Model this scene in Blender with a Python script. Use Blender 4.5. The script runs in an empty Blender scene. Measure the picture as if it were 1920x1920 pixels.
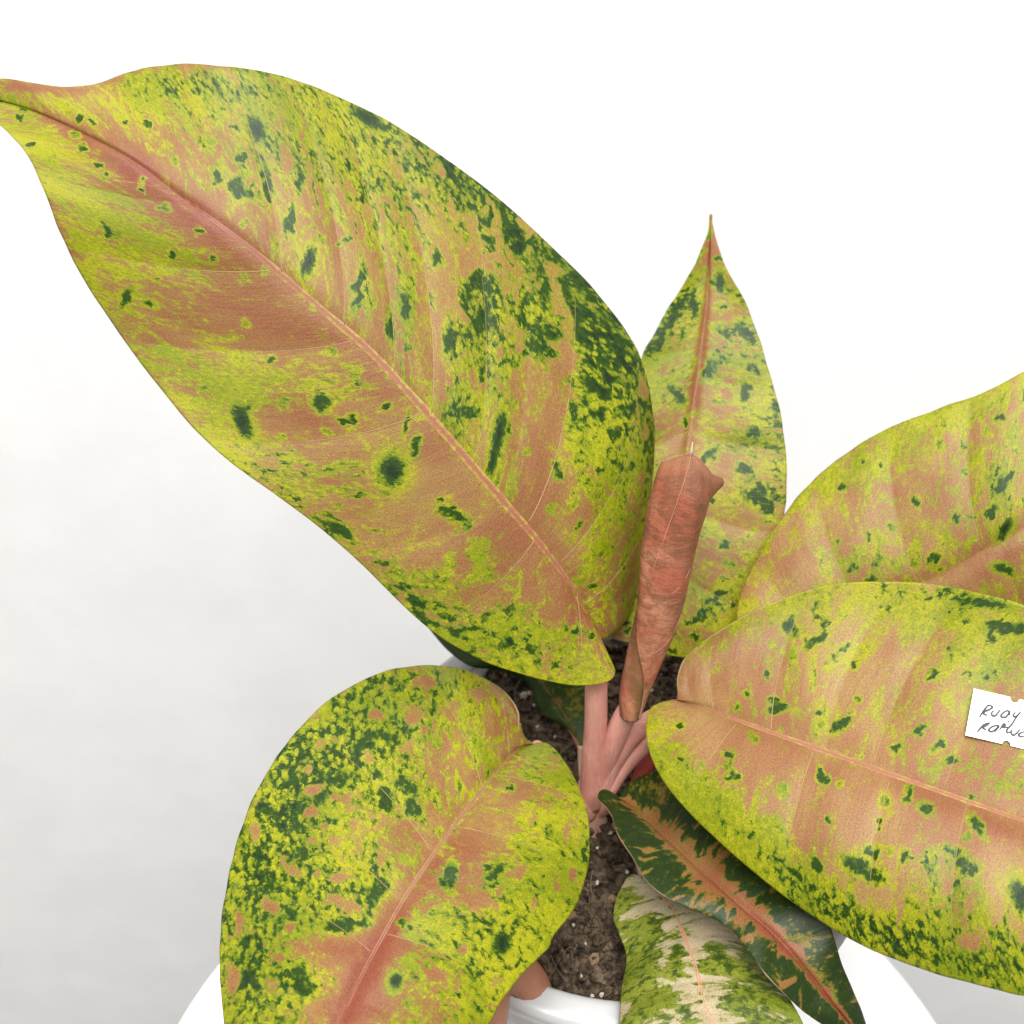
import bpy, bmesh, math, random
import numpy as np
from mathutils import Vector, noise as mnoise

rng = random.Random(7)
nrg = np.random.default_rng(11)
SC = bpy.context.scene
COL = SC.collection

# ------------------------------------------------------------------ camera
TILT = math.radians(40.0)
F = 2082.0                                   # focal length in photo pixels (photo 1920 px wide)
CAM = np.array([-0.0412, -0.2283, 0.4847])
FWD = np.array([0, math.cos(TILT), -math.sin(TILT)])
UP = np.array([0, math.sin(TILT), math.cos(TILT)])
RIGHT = np.array([1.0, 0, 0])
cd = bpy.data.cameras.new('camera'); cam = bpy.data.objects.new('camera', cd); COL.objects.link(cam)
cam.location = CAM; cam.rotation_euler = (math.pi/2 - TILT, 0, 0)
cd.sensor_width = 36; cd.lens = 36*F/1920; cd.clip_start = .01; cd.clip_end = 50
cd.dof.use_dof = True; cd.dof.focus_distance = .335; cd.dof.aperture_fstop = 15
SC.camera = cam

# ------------------------------------------------------------------ light
w = bpy.data.worlds.new('World'); SC.world = w; w.use_nodes = True
w.node_tree.nodes['Background'].inputs[0].default_value = (1.0, .992, .98, 1)
w.node_tree.nodes['Background'].inputs[1].default_value = .65
def area(name, loc, aim, size, power, col):
    l = bpy.data.lights.new(name, 'AREA'); l.shape = 'RECTANGLE'; l.size, l.size_y = size; l.energy = power; l.color = col
    o = bpy.data.objects.new(name, l); COL.objects.link(o); o.location = loc
    o.rotation_euler = (Vector(aim)-Vector(loc)).to_track_quat('-Z', 'Y').to_euler()
    return o
area('window_light', (-.10, -.85, 2.30), (.0, .15, .15), (1.7, 1.1), 92, (1, .985, .96))
area('added_top_light', (.10, .16, 1.80), (.0, .16, .3), (1.1, .32), 18, (1, .99, .975))  # added overhead light for leaf sheen and a brighter wall, no visible fixture
SC.cycles.use_adaptive_sampling = True; SC.cycles.adaptive_threshold = .02; SC.cycles.max_bounces = 6; SC.cycles.diffuse_bounces = 3; SC.cycles.glossy_bounces = 2; SC.cycles.transmission_bounces = 2
vs = SC.view_settings
vs.view_transform = 'Standard'; vs.look = 'None'; vs.exposure = 0.0; vs.gamma = 1.0; vs.use_curve_mapping = False

# ------------------------------------------------------------------ pixel -> place
def ray(px, py):
    px = np.asarray(px, float); py = np.asarray(py, float)
    return ((px-960)/F)[..., None]*RIGHT + ((960-py)/F)[..., None]*UP + FWD
def at_t(px, py, t):                         # point at a depth along the view
    return CAM + ray(px, py)*np.asarray(t, float)[..., None]
def at_z(px, py, z):                         # point at a height above the stool
    r = ray(px, py); return CAM + r*((np.asarray(z, float)-CAM[2])/r[..., 2])[..., None]
def P(px, py, z): return at_z(np.array(px), np.array(py), np.array(z))

# ------------------------------------------------------------------ small helpers
def tag(o, label=None, cat=None, group=None, kind=None):
    if label: o['label'] = label
    if cat: o['category'] = cat
    if group: o['group'] = group
    if kind: o['kind'] = kind
    return o
def link(name, me, mat=None, parent=None, smooth=True):
    o = bpy.data.objects.new(name, me); COL.objects.link(o)
    if mat is not None and not me.materials: me.materials.append(mat)
    if smooth and len(me.polygons): me.polygons.foreach_set('use_smooth', [True]*len(me.polygons))
    if parent is not None: o.parent = parent
    return o
def mesh(name, verts, faces):
    me = bpy.data.meshes.new(name); me.from_pydata([tuple(v) for v in verts], [], [tuple(f) for f in faces]); me.update()
    return me
def empty(name, loc=(0, 0, 0)):
    o = bpy.data.objects.new(name, None); COL.objects.link(o); o.location = loc; o.empty_display_size = .02
    return o
def pchip(x, y, xi):
    x = np.asarray(x, float); y = np.asarray(y, float); xi = np.clip(np.asarray(xi, float), x[0], x[-1])
    h = np.diff(x); d = np.diff(y)/h; m = np.zeros_like(y)
    if len(x) > 2:
        for i in range(1, len(x)-1):
            if d[i-1]*d[i] > 0:
                w1 = 2*h[i]+h[i-1]; w2 = h[i]+2*h[i-1]; m[i] = (w1+w2)/(w1/d[i-1]+w2/d[i])
    m[0] = d[0]; m[-1] = d[-1]
    k = np.clip(np.searchsorted(x, xi)-1, 0, len(x)-2); t = (xi-x[k])/h[k]
    return ((1+2*t)*(1-t)**2)*y[k] + t*(1-t)**2*h[k]*m[k] + t*t*(3-2*t)*y[k+1] + t*t*(t-1)*h[k]*m[k+1]
def catmull(pts, n=24):
    p = np.asarray(pts, float); p = np.vstack([2*p[0]-p[1], p, 2*p[-1]-p[-2]]); out = []
    kn = np.concatenate([[0], np.cumsum(np.maximum(np.linalg.norm(np.diff(p, axis=0), axis=1), 1e-6)**.5)])
    for i in range(1, len(p)-2):
        t0, t1, t2, t3 = kn[i-1:i+3]; t = np.linspace(t1, t2, n, endpoint=False)[:, None]
        a1 = (t1-t)/(t1-t0)*p[i-1]+(t-t0)/(t1-t0)*p[i]; a2 = (t2-t)/(t2-t1)*p[i]+(t-t1)/(t2-t1)*p[i+1]; a3 = (t3-t)/(t3-t2)*p[i+1]+(t-t2)/(t3-t2)*p[i+2]
        b1 = (t2-t)/(t2-t0)*a1+(t-t0)/(t2-t0)*a2; b2 = (t3-t)/(t3-t1)*a2+(t-t1)/(t3-t1)*a3
        out.append((t2-t)/(t2-t1)*b1+(t-t1)/(t2-t1)*b2)
    out.append(p[-2][None]); return np.vstack(out)
def sstep(a, b, x):
    t = np.clip((x-a)/(b-a), 0, 1); return t*t*(3-2*t)

_G = np.random.default_rng(5).random((256, 256))*2*np.pi
def gnoise(x, y):
    """gradient noise, about -1..1"""
    xi = np.floor(x).astype(int); yi = np.floor(y).astype(int); fx = x-xi; fy = y-yi
    def dot(i, j):
        a = _G[(xi+i) % 256, (yi+j) % 256]; return np.cos(a)*(fx-i)+np.sin(a)*(fy-j)
    u = fx**3*(fx*(6*fx-15)+10); v = fy**3*(fy*(6*fy-15)+10)
    a = dot(0, 0)*(1-u)+dot(1, 0)*u; b = dot(0, 1)*(1-u)+dot(1, 1)*u
    return (a*(1-v)+b*v)*1.55
def fbm(x, y, oct=3, rough=.55, seed=0.0):
    out = 0; amp = 1; tot = 0; f = 1
    for k in range(oct):
        out = out+amp*gnoise(x*f+seed+17.3*k, y*f+seed*1.7+9.1*k); tot += amp*amp; amp *= rough; f *= 2.03
    return out/math.sqrt(tot)
# ------------------------------------------------------------------ materials
class NT:
    """tiny node-graph writer"""
    def __init__(s, name):
        s.m = bpy.data.materials.new(name); s.m.use_nodes = True; s.t = s.m.node_tree; s.n = s.t.nodes
        s.b = s.n['Principled BSDF']; s.out = s.n['Material Output']
    def new(s, typ, **kw):
        nd = s.n.new(typ)
        for k, v in kw.items(): setattr(nd, k, v)
        return nd
    def put(s, sock, v):
        if hasattr(v, 'is_output') or isinstance(v, bpy.types.NodeSocket): s.t.links.new(v, sock)
        elif isinstance(v, tuple) and len(v) == 3 and sock.type == 'RGBA': sock.default_value = (*v, 1)
        else: sock.default_value = v
    def math(s, op, a, b=0.0, c=0.0, clamp=False):
        nd = s.new('ShaderNodeMath', operation=op, use_clamp=clamp)
        for i, v in enumerate((a, b, c)): s.put(nd.inputs[i], v)
        return nd.outputs[0]
    def step(s, x, a, b):
        nd = s.new('ShaderNodeMapRange', interpolation_type='SMOOTHSTEP')
        s.put(nd.inputs[0], x); nd.inputs[1].default_value = a; nd.inputs[2].default_value = b
        return nd.outputs[0]
    def mix(s, f, a, b, blend='MIX'):
        nd = s.new('ShaderNodeMix', data_type='RGBA', blend_type=blend)
        s.put(nd.inputs[0], f); s.put(nd.inputs[6], a); s.put(nd.inputs[7], b); return nd.outputs[2]
    def attr(s, name): return s.new('ShaderNodeAttribute', attribute_name=name).outputs['Fac']
    def uv(s, name, scale=(1, 1, 1), off=(0, 0, 0)):
        a = s.new('ShaderNodeUVMap', uv_map=name); mp = s.new('ShaderNodeMapping'); s.t.links.new(a.outputs[0], mp.inputs[0])
        mp.inputs['Scale'].default_value = scale; mp.inputs['Location'].default_value = off; return mp.outputs[0]
    def obj(s, scale=(1, 1, 1), off=(0, 0, 0)):
        a = s.new('ShaderNodeTexCoord'); mp = s.new('ShaderNodeMapping'); s.t.links.new(a.outputs['Object'], mp.inputs[0])
        mp.inputs['Scale'].default_value = scale; mp.inputs['Location'].default_value = off; return mp.outputs[0]
    def noise(s, vec, scale, detail=3, rough=.55, dist=0.0):
        nd = s.new('ShaderNodeTexNoise'); s.put(nd.inputs['Vector'], vec)
        nd.inputs['Scale'].default_value = scale; nd.inputs['Detail'].default_value = detail
        nd.inputs['Roughness'].default_value = rough; nd.inputs['Distortion'].default_value = dist
        return nd.outputs[0]
    def bump(s, h, strength, dist):
        nd = s.new('ShaderNodeBump'); nd.inputs['Strength'].default_value = strength; nd.inputs['Distance'].default_value = dist
        s.put(nd.inputs['Height'], h); s.t.links.new(nd.outputs[0], s.b.inputs['Normal'])
    def set(s, **kw):
        for k, v in kw.items(): s.put(s.b.inputs[k.replace('_', ' ')], v)
        return s.m

def plain(name, col, rough=.5, spec=.5, vary=.0, scale=60, bump=0.0):
    n = NT(name); c = col
    if vary:
        x = n.noise(n.obj(), scale, 4)
        c = n.mix(x, tuple(v*(1-vary) for v in col), tuple(min(1, v*(1+vary)) for v in col))
        if bump: n.bump(x, bump, .001)
    return n.set(Base_Color=c, Roughness=rough, Specular_IOR_Level=spec)

def leaf_material(name, base_a, base_b, red, lime_a, lime_b, rim, mid, dark, deep, off=0.0, rough=.42, soft=(-.30, .20)):
    """variegated leaf. Fields carried by the blade: h lime over the pink ground, d dark green inside the lime, r redder ground, s drawn spots"""
    n = NT(name)
    h, d, r, sp, tone = n.attr('h'), n.attr('d'), n.attr('r'), n.attr('s'), n.attr('tone')
    flow = n.uv('leaf', (1.0, .62, 1), (off, off*.7, off))
    fine = n.math('SUBTRACT', n.noise(flow, 8.5, 3, .72, .35), .5)
    h = n.math('MULTIPLY_ADD', fine, 2.6, h)
    spot = n.math('MULTIPLY_ADD', fine, 1.1, sp)
    h = n.math('MAXIMUM', h, n.math('MULTIPLY', n.math('ADD', spot, .06), 1.5))
    lime = n.step(h, *soft)
    # dark tissue: a net of dark green round small lighter cells
    vo = n.new('ShaderNodeTexVoronoi', feature='SMOOTH_F1'); vo.inputs['Scale'].default_value = 7.6; vo.inputs['Smoothness'].default_value = .35
    wv = n.new('ShaderNodeVectorMath', operation='MULTIPLY_ADD'); n.t.links.new(flow, wv.inputs[0]); wv.inputs[1].default_value = (1, 1, 1)
    cmb = n.new('ShaderNodeCombineXYZ'); n.put(cmb.inputs[0], n.math('MULTIPLY', fine, .42)); n.put(cmb.inputs[1], n.math('MULTIPLY', fine, -.34)); n.t.links.new(cmb.outputs[0], wv.inputs[2])
    n.t.links.new(wv.outputs[0], vo.inputs['Vector'])
    net = n.math('SUBTRACT', vo.outputs['Distance'], .42)
    dk = n.math('SUBTRACT', n.noise(flow, 5.0, 4, .62, .4), .5)
    dd = n.math('MULTIPLY_ADD', dk, 4.6, d)
    dd = n.math('MULTIPLY_ADD', net, 3.3, dd)
    dd = n.math('MINIMUM', dd, n.math('MULTIPLY', n.math('SUBTRACT', h, .15), 1.5))
    dd = n.math('MAXIMUM', dd, n.math('MULTIPLY_ADD', net, .8, n.math('MULTIPLY', n.math('SUBTRACT', spot, .45), 3.0)))
    midm = n.step(dd, -.75, .15)
    darkm = n.step(dd, -.08, .50)
    deepm = n.step(dd, .80, 1.6)
    streak = n.noise(n.uv('leaf', (5.5, .7, 1), (off, 9, 2)), 1.6, 3, .6)
    base = n.mix(n.step(tone, -.7, .7), base_a, base_b)
    base = n.mix(n.math('MULTIPLY', n.step(streak, .42, .70), .25), base, red)
    base = n.mix(r, base, red)
    limec = n.mix(n.step(n.math('MULTIPLY_ADD', fine, 4.0, tone), -.8, .8), lime_a, lime_b)
    base = n.mix(n.math('MULTIPLY', n.step(h, -1.6, .0), .34), base, limec)
    c = n.mix(lime, base, limec)
    ring = n.math('MULTIPLY', n.step(h, -.22, -.02), n.math('SUBTRACT', 1.0, n.step(h, .04, .34)))
    c = n.mix(n.math('MULTIPLY', ring, .16), c, rim)
    c = n.mix(n.math('MULTIPLY', midm, .80), c, mid)
    c = n.mix(darkm, c, dark)
    c = n.mix(deepm, c, deep)
    grain = n.noise(n.uv('leaf', (1, .8, 1)), 21, 3, .85)
    gm = n.math('MULTIPLY_ADD', grain, 1.40, -.09)
    c = n.mix(1.0, c, gm, 'MULTIPLY')
    dust = n.math('MULTIPLY', n.step(grain, .66, .70), n.attr('dust'))
    c = n.mix(dust, c, (.60, .56, .50))
    n.bump(n.math('ADD', n.math('MULTIPLY', grain, .6), streak), .22, .0006)
    rg = n.math('MULTIPLY_ADD', fine, .25, rough)
    m = n.set(Base_Color=c, Roughness=rg, Specular_IOR_Level=.24)
    tr = n.new('ShaderNodeBsdfTranslucent'); n.put(tr.inputs[0], c)
    mx = n.new('ShaderNodeMixShader'); mx.inputs[0].default_value = .12
    n.t.links.new(n.b.outputs[0], mx.inputs[1]); n.t.links.new(tr.outputs[0], mx.inputs[2]); n.t.links.new(mx.outputs[0], n.out.inputs[0])
    return m

PINK_A, PINK_B, RED = (.315, .128, .050), (.375, .212, .072), (.290, .070, .038)
LIME_A, LIME_B, RIM = (.235, .280, .003), (.430, .420, .010), (.40, .35, .060)
MIDG, DARKG, DEEP = (.105, .190, .002), (.023, .066, .0003), (.009, .026, .004)
M_leaf = [leaf_material('variegated_leaf_%d' % i, (.36, .155, .066) if i in (2, 3) else PINK_A, (.44, .265, .100) if i in (2, 3) else PINK_B, RED, LIME_A, LIME_B, RIM, MIDG, DARKG, DEEP, off=o, soft=f) for i, (o, f) in enumerate(((0, (-.62, .48)), (17, (-.65, .45)), (31, (-.8, .6)), (47, (-.8, .55)), (63, (-.34, .26))))]
M_green = leaf_material('dark_green_leaf', (.28, .095, .032), (.32, .16, .042), (.30, .062, .040), (.17, .16, .010), (.25, .20, .018), (.22, .14, .02), (.050, .075, .005), (.026, .052, .004), (.018, .040, .004), off=80, rough=.40, soft=(-.12, .10))
M_green_back = leaf_material('green_leaf_back', (.30, .11, .05), (.34, .19, .06), (.30, .08, .04), (.17, .19, .010), (.26, .24, .018), (.22, .18, .02), (.075, .13, .006), (.045, .095, .006), (.032, .070, .006), off=88, rough=.42)
M_pale = leaf_material('white_green_leaf', (.58, .46, .29), (.64, .55, .36), (.52, .30, .19), (.170, .215, .010), (.270, .300, .030), (.40, .37, .17), (.095, .140, .006), (.055, .095, .005), (.034, .066, .005), off=95, soft=(-.16, .12))
M_edge = plain('leaf_edge', (.30, .21, .12), .5, .4)

def rib_material(name, centre, side, k=.55, tip=None):
    n = NT(name); a = n.attr('across')
    x = n.noise(n.obj(), 420, 3)
    c = n.mix(n.step(n.math('ADD', a, n.math('MULTIPLY', n.math('SUBTRACT', x, .5), 2.2)), .20, .90), centre, side)
    c = n.mix(n.math('MULTIPLY', n.math('SUBTRACT', 1.0, n.step(a, .0, .22)), k), c, tuple(v*.62 for v in centre))
    if tip: c = n.mix(n.step(n.attr('along'), .42, .72), c, tip)
    g2 = n.noise(n.obj(), 1500, 2); c = n.mix(1.0, c, n.math('MULTIPLY_ADD', g2, .7, .65), 'MULTIPLY')
    return n.set(Base_Color=c, Roughness=.48, Specular_IOR_Level=.4)
M_rib_salmon = rib_material('midrib_salmon', (.25, .100, .052), (.27, .22, .030), .45)
M_rib_blaze = rib_material('midrib_blaze', (.235, .088, .042), (.27, .235, .020), .45, (.19, .055, .033))
M_rib_blush2 = rib_material('midrib_front', (.215, .100, .050), (.235, .175, .030), .55, (.235, .070, .045))
M_rib_rose = rib_material('midrib_rose', (.195, .082, .048), (.18, .095, .035))
M_rib_orange = rib_material('midrib_orange', (.205, .085, .036), (.185, .058, .024), .2)
M_rib_blush = rib_material('midrib_blush', (.36, .175, .105), (.44, .27, .17), .3)
M_vein = plain('vein_pale', (.25, .155, .062), .5, .3, .3, 300)
M_vein_rose = plain('vein_rose', (.40, .175, .105), .5, .3, .3, 300)
def petiole_material():
    n = NT('petiole_pink'); a = n.obj((1, 1, .12)); x = n.noise(a, 700, 3); y = n.noise(n.obj(), 60, 3)
    c = n.mix(n.step(y, .3, .7), (.47, .195, .150), (.58, .29, .23))
    c = n.mix(n.math('MULTIPLY', n.step(x, .5, .8), .35), c, (.64, .40, .32))
    st = n.step(n.noise(n.obj((1, 1, .05)), 1400, 2), .52, .62); c = n.mix(n.math('MULTIPLY', st, .14), c, (.36, .13, .09))
    fl = n.step(n.noise(n.obj(), 420, 2), .66, .72); c = n.mix(n.math('MULTIPLY', fl, .35), c, (.40, .17, .10))
    zz = n.new('ShaderNodeSeparateXYZ'); n.t.links.new(n.obj(), zz.inputs[0]); c = n.mix(n.math('SUBTRACT', 1.0, n.step(zz.outputs[2], .134, .150)), c, (.42, .25, .17))
    n.bump(n.math('ADD', x, st), .25, .0007)
    m = n.set(Base_Color=c, Roughness=.45, Specular_IOR_Level=.4, Subsurface_Weight=.08); n.b.inputs['Subsurface Radius'].default_value = (.004, .0015, .001); return m
M_pet = petiole_material()
M_sheath = plain('sheath_red', (.20, .022, .015), .5, .4, .3, 120)
M_pet_pale = plain('petiole_pale', (.46, .31, .21), .5, .4, .15, 200)
def wall_material():
    n = NT('wall_paint'); x = n.noise(n.obj(), 7, 6, .65); f = n.noise(n.obj(), 260, 3, .6)
    c = n.mix(n.step(x, .3, .7), (.805, .806, .805), (.865, .863, .858)); n.bump(f, .10, .0015)
    return n.set(Base_Color=c, Roughness=.8, Specular_IOR_Level=.2)
M_wall = wall_material()
M_floor = plain('floor_grey', (.26, .25, .235), .6, .3, .08, 20)
M_stool = plain('stool_white', (.87, .87, .865), .45, .4, .015, 40)
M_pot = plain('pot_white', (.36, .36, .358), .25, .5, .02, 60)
def soil_material(name, a, b):
    n = NT(name); x = n.noise(n.obj(), 260, 5, .7); y = n.noise(n.obj(), 40, 3)
    c = n.mix(n.step(x, .35, .72), a, b); c = n.mix(n.math('MULTIPLY', n.step(y, .5, .75), .4), c, (.11, .075, .045)); n.bump(x, .9, .004)
    return n.set(Base_Color=c, Roughness=.9, Specular_IOR_Level=.2)
M_soil = soil_material('soil_dark', (.020, .014, .009), (.18, .125, .078))
M_bark = plain('bark_chip', (.17, .115, .065), .85, .2, .6, 260, .5)
M_fibre = plain('root_fibre', (.12, .09, .06), .8, .2, .4, 200)
M_perlite = plain('perlite', (.50, .46, .39), .85, .2, .25, 300, .5)
def skin_material():
    n = NT('skin'); x = n.noise(n.obj(), 60, 4); f = n.noise(n.obj((1, 1, 1)), 900, 3)
    c = n.mix(n.step(x, .3, .7), (.25, .100, .058), (.31, .14, .083)); n.bump(f, .25, .0006)
    m = n.set(Base_Color=c, Roughness=.5, Specular_IOR_Level=.4, Subsurface_Weight=.15); n.b.inputs['Subsurface Radius'].default_value = (.006, .002, .001); return m
M_skin = skin_material()
M_nail = plain('nail', (.62, .38, .30), .3, .5)
M_paper = plain('label_paper', (.92, .92, .92), .5, .3)
M_ink = plain('ink_black', (.025, .018, .020), .5, .4)

# ------------------------------------------------------------------ setting: wall, floor
WALL_Y = .44; FLOOR_Z = -.94
def box(name, lo, hi, mat, parent=None, bevel=0.0):
    bm = bmesh.new(); bmesh.ops.create_cube(bm, size=1)
    for v in bm.verts: v.co = Vector([lo[i] if v.co[i] < 0 else hi[i] for i in range(3)])
    if bevel: bmesh.ops.bevel(bm, geom=bm.edges[:], offset=bevel, segments=2, affect='EDGES')
    me = bpy.data.meshes.new(name); bm.to_mesh(me); bm.free()
    return link(name, me, mat, parent, smooth=False)
tag(box('wall', (-3, WALL_Y, FLOOR_Z), (3, WALL_Y+.1, 2.2), M_wall), 'plain white painted wall behind the plant', 'wall', kind='structure')
tag(box('floor', (-3, -3, FLOOR_Z-.05), (3, WALL_Y-.002, FLOOR_Z), M_floor), 'pale grey floor under the stool', 'floor', kind='structure')

def lathe(prof, n=96):
    V = []; Fc = []; m = len(prof)
    for i in range(n):
        a = 2*math.pi*i/n
        for r, z in prof: V.append((r*math.cos(a), r*math.sin(a), z))
    for i in range(n):
        j = (i+1) % n
        for k in range(m-1): Fc.append((i*m+k, j*m+k, j*m+k+1, i*m+k+1))
    return V, Fc
def arc(cx, cz, r, a0, a1, n=6):
    return [(cx+r*math.cos(math.radians(a0+(a1-a0)*i/n)), cz+r*math.sin(math.radians(a0+(a1-a0)*i/n))) for i in range(n+1)]

# stool: white round top on four legs
SX, SY, SR = -.0212, -.0572, .178
stool = tag(empty('stool', (SX, SY, FLOOR_Z)), 'tall white stool with a round top standing under the potted plant', 'stool')
H = -FLOOR_Z
me = mesh('seat', *lathe([(.0005, H)] + arc(SR-.006, H-.006, .006, 90, 0) + arc(SR-.006, H-.022, .006, 0, -90) + [(.0005, H-.028)]))
link('seat', me, M_stool, stool)
for a in (45, 135, 225, 315):
    c, s = math.cos(math.radians(a)), math.sin(math.radians(a)); V = []; Fc = []
    for (rr, z) in ((.10, H-.027), (.135, 0.0)):
        for k in range(12):
            b = 2*math.pi*k/12; V.append((rr*c+.014*math.cos(b), rr*s+.014*math.sin(b), z))
    for k in range(12): Fc.append((k, (k+1) % 12, 12+(k+1) % 12, 12+k))
    Fc.append(tuple(range(12, 24)))
    link('leg', mesh('leg', V, Fc), M_stool, stool)

# ------------------------------------------------------------------ pot
RIMR, RZ = .0905, .150; PX0, PY0 = -.0022, .0169
pot = tag(empty('plant_pot', (PX0, PY0, .0005)), 'white round plastic pot with a rolled rim holding the leafy plant', 'pot')
body = [(.0005, .002), (.060, .002)] + arc(.063, .006, .004, -90, 0, 4) + [(RIMR-.0085, RZ-.012), (RIMR-.0085, RZ-.004), (RIMR-.0115, RZ-.004), (.066, .012), (.0005, .012)]
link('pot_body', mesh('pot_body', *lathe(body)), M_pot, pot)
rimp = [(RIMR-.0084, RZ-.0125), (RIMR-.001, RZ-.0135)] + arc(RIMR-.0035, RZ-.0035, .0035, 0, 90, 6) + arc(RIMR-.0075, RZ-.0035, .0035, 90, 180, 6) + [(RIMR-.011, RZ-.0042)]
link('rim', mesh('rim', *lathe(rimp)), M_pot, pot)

# ------------------------------------------------------------------ soil
SOIL_Z = .1365; SOIL_R = RIMR-.0125
def soil_h(x, y):
    p = Vector((x*55, y*55, 3.1)); q = Vector((x*170, y*170, 7.7))
    return SOIL_Z + .06*y + .0032*mnoise.noise(p) + .0018*mnoise.noise(q)
V = []; Fc = []; NR, NA = 60, 180
for i in range(NR+1):
    r = SOIL_R*max(i/NR, .004)
    for k in range(NA):
        a = 2*math.pi*k/NA; x, y = r*math.cos(a), r*math.sin(a); V.append((x, y, soil_h(x, y)))
for i in range(NR):
    for k in range(NA):
        j = (k+1) % NA; Fc.append((i*NA+k, i*NA+j, (i+1)*NA+j, (i+1)*NA+k)[::-1])
soil = tag(link('potting_soil', mesh('potting_soil', V, Fc), M_soil), 'dark brown crumbly potting soil filling the pot', 'soil', kind='stuff'); soil.location = (PX0, PY0, 0)
ICO = bmesh.new(); bmesh.ops.create_icosphere(ICO, subdivisions=1, radius=1); ico_v = np.array([v.co[:] for v in ICO.verts]); ico_f = np.array([[v.index for v in f.verts] for f in ICO.faces]); ICO.free()
def crumbs(name, count, smin, smax, mat, seed):
    g = np.random.default_rng(seed); V = []; Fc = []; o = 0
    for _ in range(count):
        r = SOIL_R*math.sqrt(g.random())*.985; a = g.random()*2*math.pi; x, y = r*math.cos(a), r*math.sin(a)
        s = smin+(smax-smin)*g.random()**2.2
        v = ico_v*(1+.5*(g.random((12, 1))-.5))*s*np.array([1, .5+.5*g.random(), .4+.5*g.random()])
        c, sn = math.cos(g.random()*6.28), math.sin(g.random()*6.28); n = math.hypot(c, sn) or 1; c /= n; sn /= n
        tl = (g.random()-.5)*1.4; v = np.stack([v[:, 0]*c-v[:, 1]*sn, v[:, 0]*sn+v[:, 1]*c, v[:, 2]+tl*v[:, 0]], 1)
        V.append(v+np.array([x, y, soil_h(x, y)+s*.25])); Fc.append(ico_f+o); o += 12
    return link(name, mesh(name, np.vstack(V), np.vstack(Fc)), mat, soil, smooth=False)
tag(crumbs('soil_crumbs', 6500, .0006, .0036, M_soil, 3), kind='stuff')
tag(crumbs('bark_chips', 520, .0008, .0030, M_bark, 9), kind='stuff')
def tube(pts, rad, n=8, caps=True):
    """tube along 3-D points, rad scalar or list"""
    p = np.asarray(pts, float); m = len(p); rad = np.broadcast_to(np.asarray(rad, float), (m,))
    T = np.gradient(p, axis=0); T /= np.linalg.norm(T, axis=1)[:, None]+1e-12
    ref = np.array([.3, -.8, .5]); V = []; Fc = []
    for i in range(m):
        a = np.cross(T[i], ref); a /= np.linalg.norm(a)+1e-12; b = np.cross(T[i], a)
        for k in range(n):
            q = 2*math.pi*k/n; V.append(p[i]+rad[i]*(math.cos(q)*a+math.sin(q)*b))
    for i in range(m-1):
        for k in range(n):
            j = (k+1) % n; Fc.append((i*n+k, i*n+j, (i+1)*n+j, (i+1)*n+k))
    if caps: Fc.append(tuple(range(n))[::-1]); Fc.append(tuple(range((m-1)*n, m*n)))
    return V, Fc
V = []; Fc = []; o = 0
for _ in range(220):
    r = SOIL_R*math.sqrt(rng.random())*.95; a = rng.random()*6.283; x, y = r*math.cos(a), r*math.sin(a); d = rng.random()*6.283; pts = []
    L = .004+.016*rng.random()**2; cv = (rng.random()-.5)*2.4
    for k in range(7):
        u = k/6; xx = x+L*u*math.cos(d+cv*u); yy = y+L*u*math.sin(d+cv*u)
        if math.hypot(xx, yy) > SOIL_R*.98: break
        pts.append((xx, yy, soil_h(xx, yy)+.0018+.003*rng.random()*math.sin(math.pi*u)))
    if len(pts) < 4: continue
    v, f = tube(pts, .00010+.00016*rng.random(), 5); V += v; Fc += [tuple(q+o for q in ff) for ff in f]; o += len(v)
tag(link('root_fibres', mesh('root_fibres', V, Fc), M_fibre, soil), kind='stuff')
pm = []
for k in range(4):
    v = ico_v*(1+.6*(nrg.random((12, 1))-.5))*np.array([1, .8, .7]); pm.append(mesh('perlite_grain', v, ico_f)); pm[-1].materials.append(M_perlite)
for (px, py, s) in ((982, 1303, 11), (992, 1300, 7), (1010, 1365, 8), (1001, 1322, 5), (1222, 1296, 8), (1246, 1284, 6), (1240, 1265, 5), (1145, 1217, 5), (1088, 1452, 5), (1145, 1562, 6), (1120, 1590, 4),
                    (1110, 1870, 7), (1128, 1866, 7), (1142, 1905, 5), (1075, 1735, 5), (1062, 1700, 4), (1090, 1830, 4), (1120, 1655, 6), (1175, 1635, 6), (1098, 1770, 4), (1040, 1382, 4), (1022, 1340, 4)):
    p = P(px, py, SOIL_Z+.003+.05*(1500-py)*.0002)-np.array([PX0, PY0, 0]); sz = s*.37/F
    o = link('perlite_grain', pm[rng.randrange(4)], None, soil, smooth=False); o.location = p; o.scale = (sz, sz, sz); o.rotation_euler = (rng.random()*6, rng.random()*6, rng.random()*6)

# ------------------------------------------------------------------ the plant
plant = tag(empty('leafy_plant', (-.012, .014, SOIL_Z)), 'leafy plant with broad lime and salmon mottled leaves growing in the white pot', 'plant')
BASE = np.array([-.012, .014, SOIL_Z])
def pm_link(name, me, mat, parent=None, smooth=True):
    """child of the plant (or of one of its parts), mesh given in world coordinates"""
    o = link(name, me, mat, parent or plant, smooth)
    if parent is None: o.matrix_parent_inverse = plant.matrix_basis.inverted()
    return o

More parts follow.
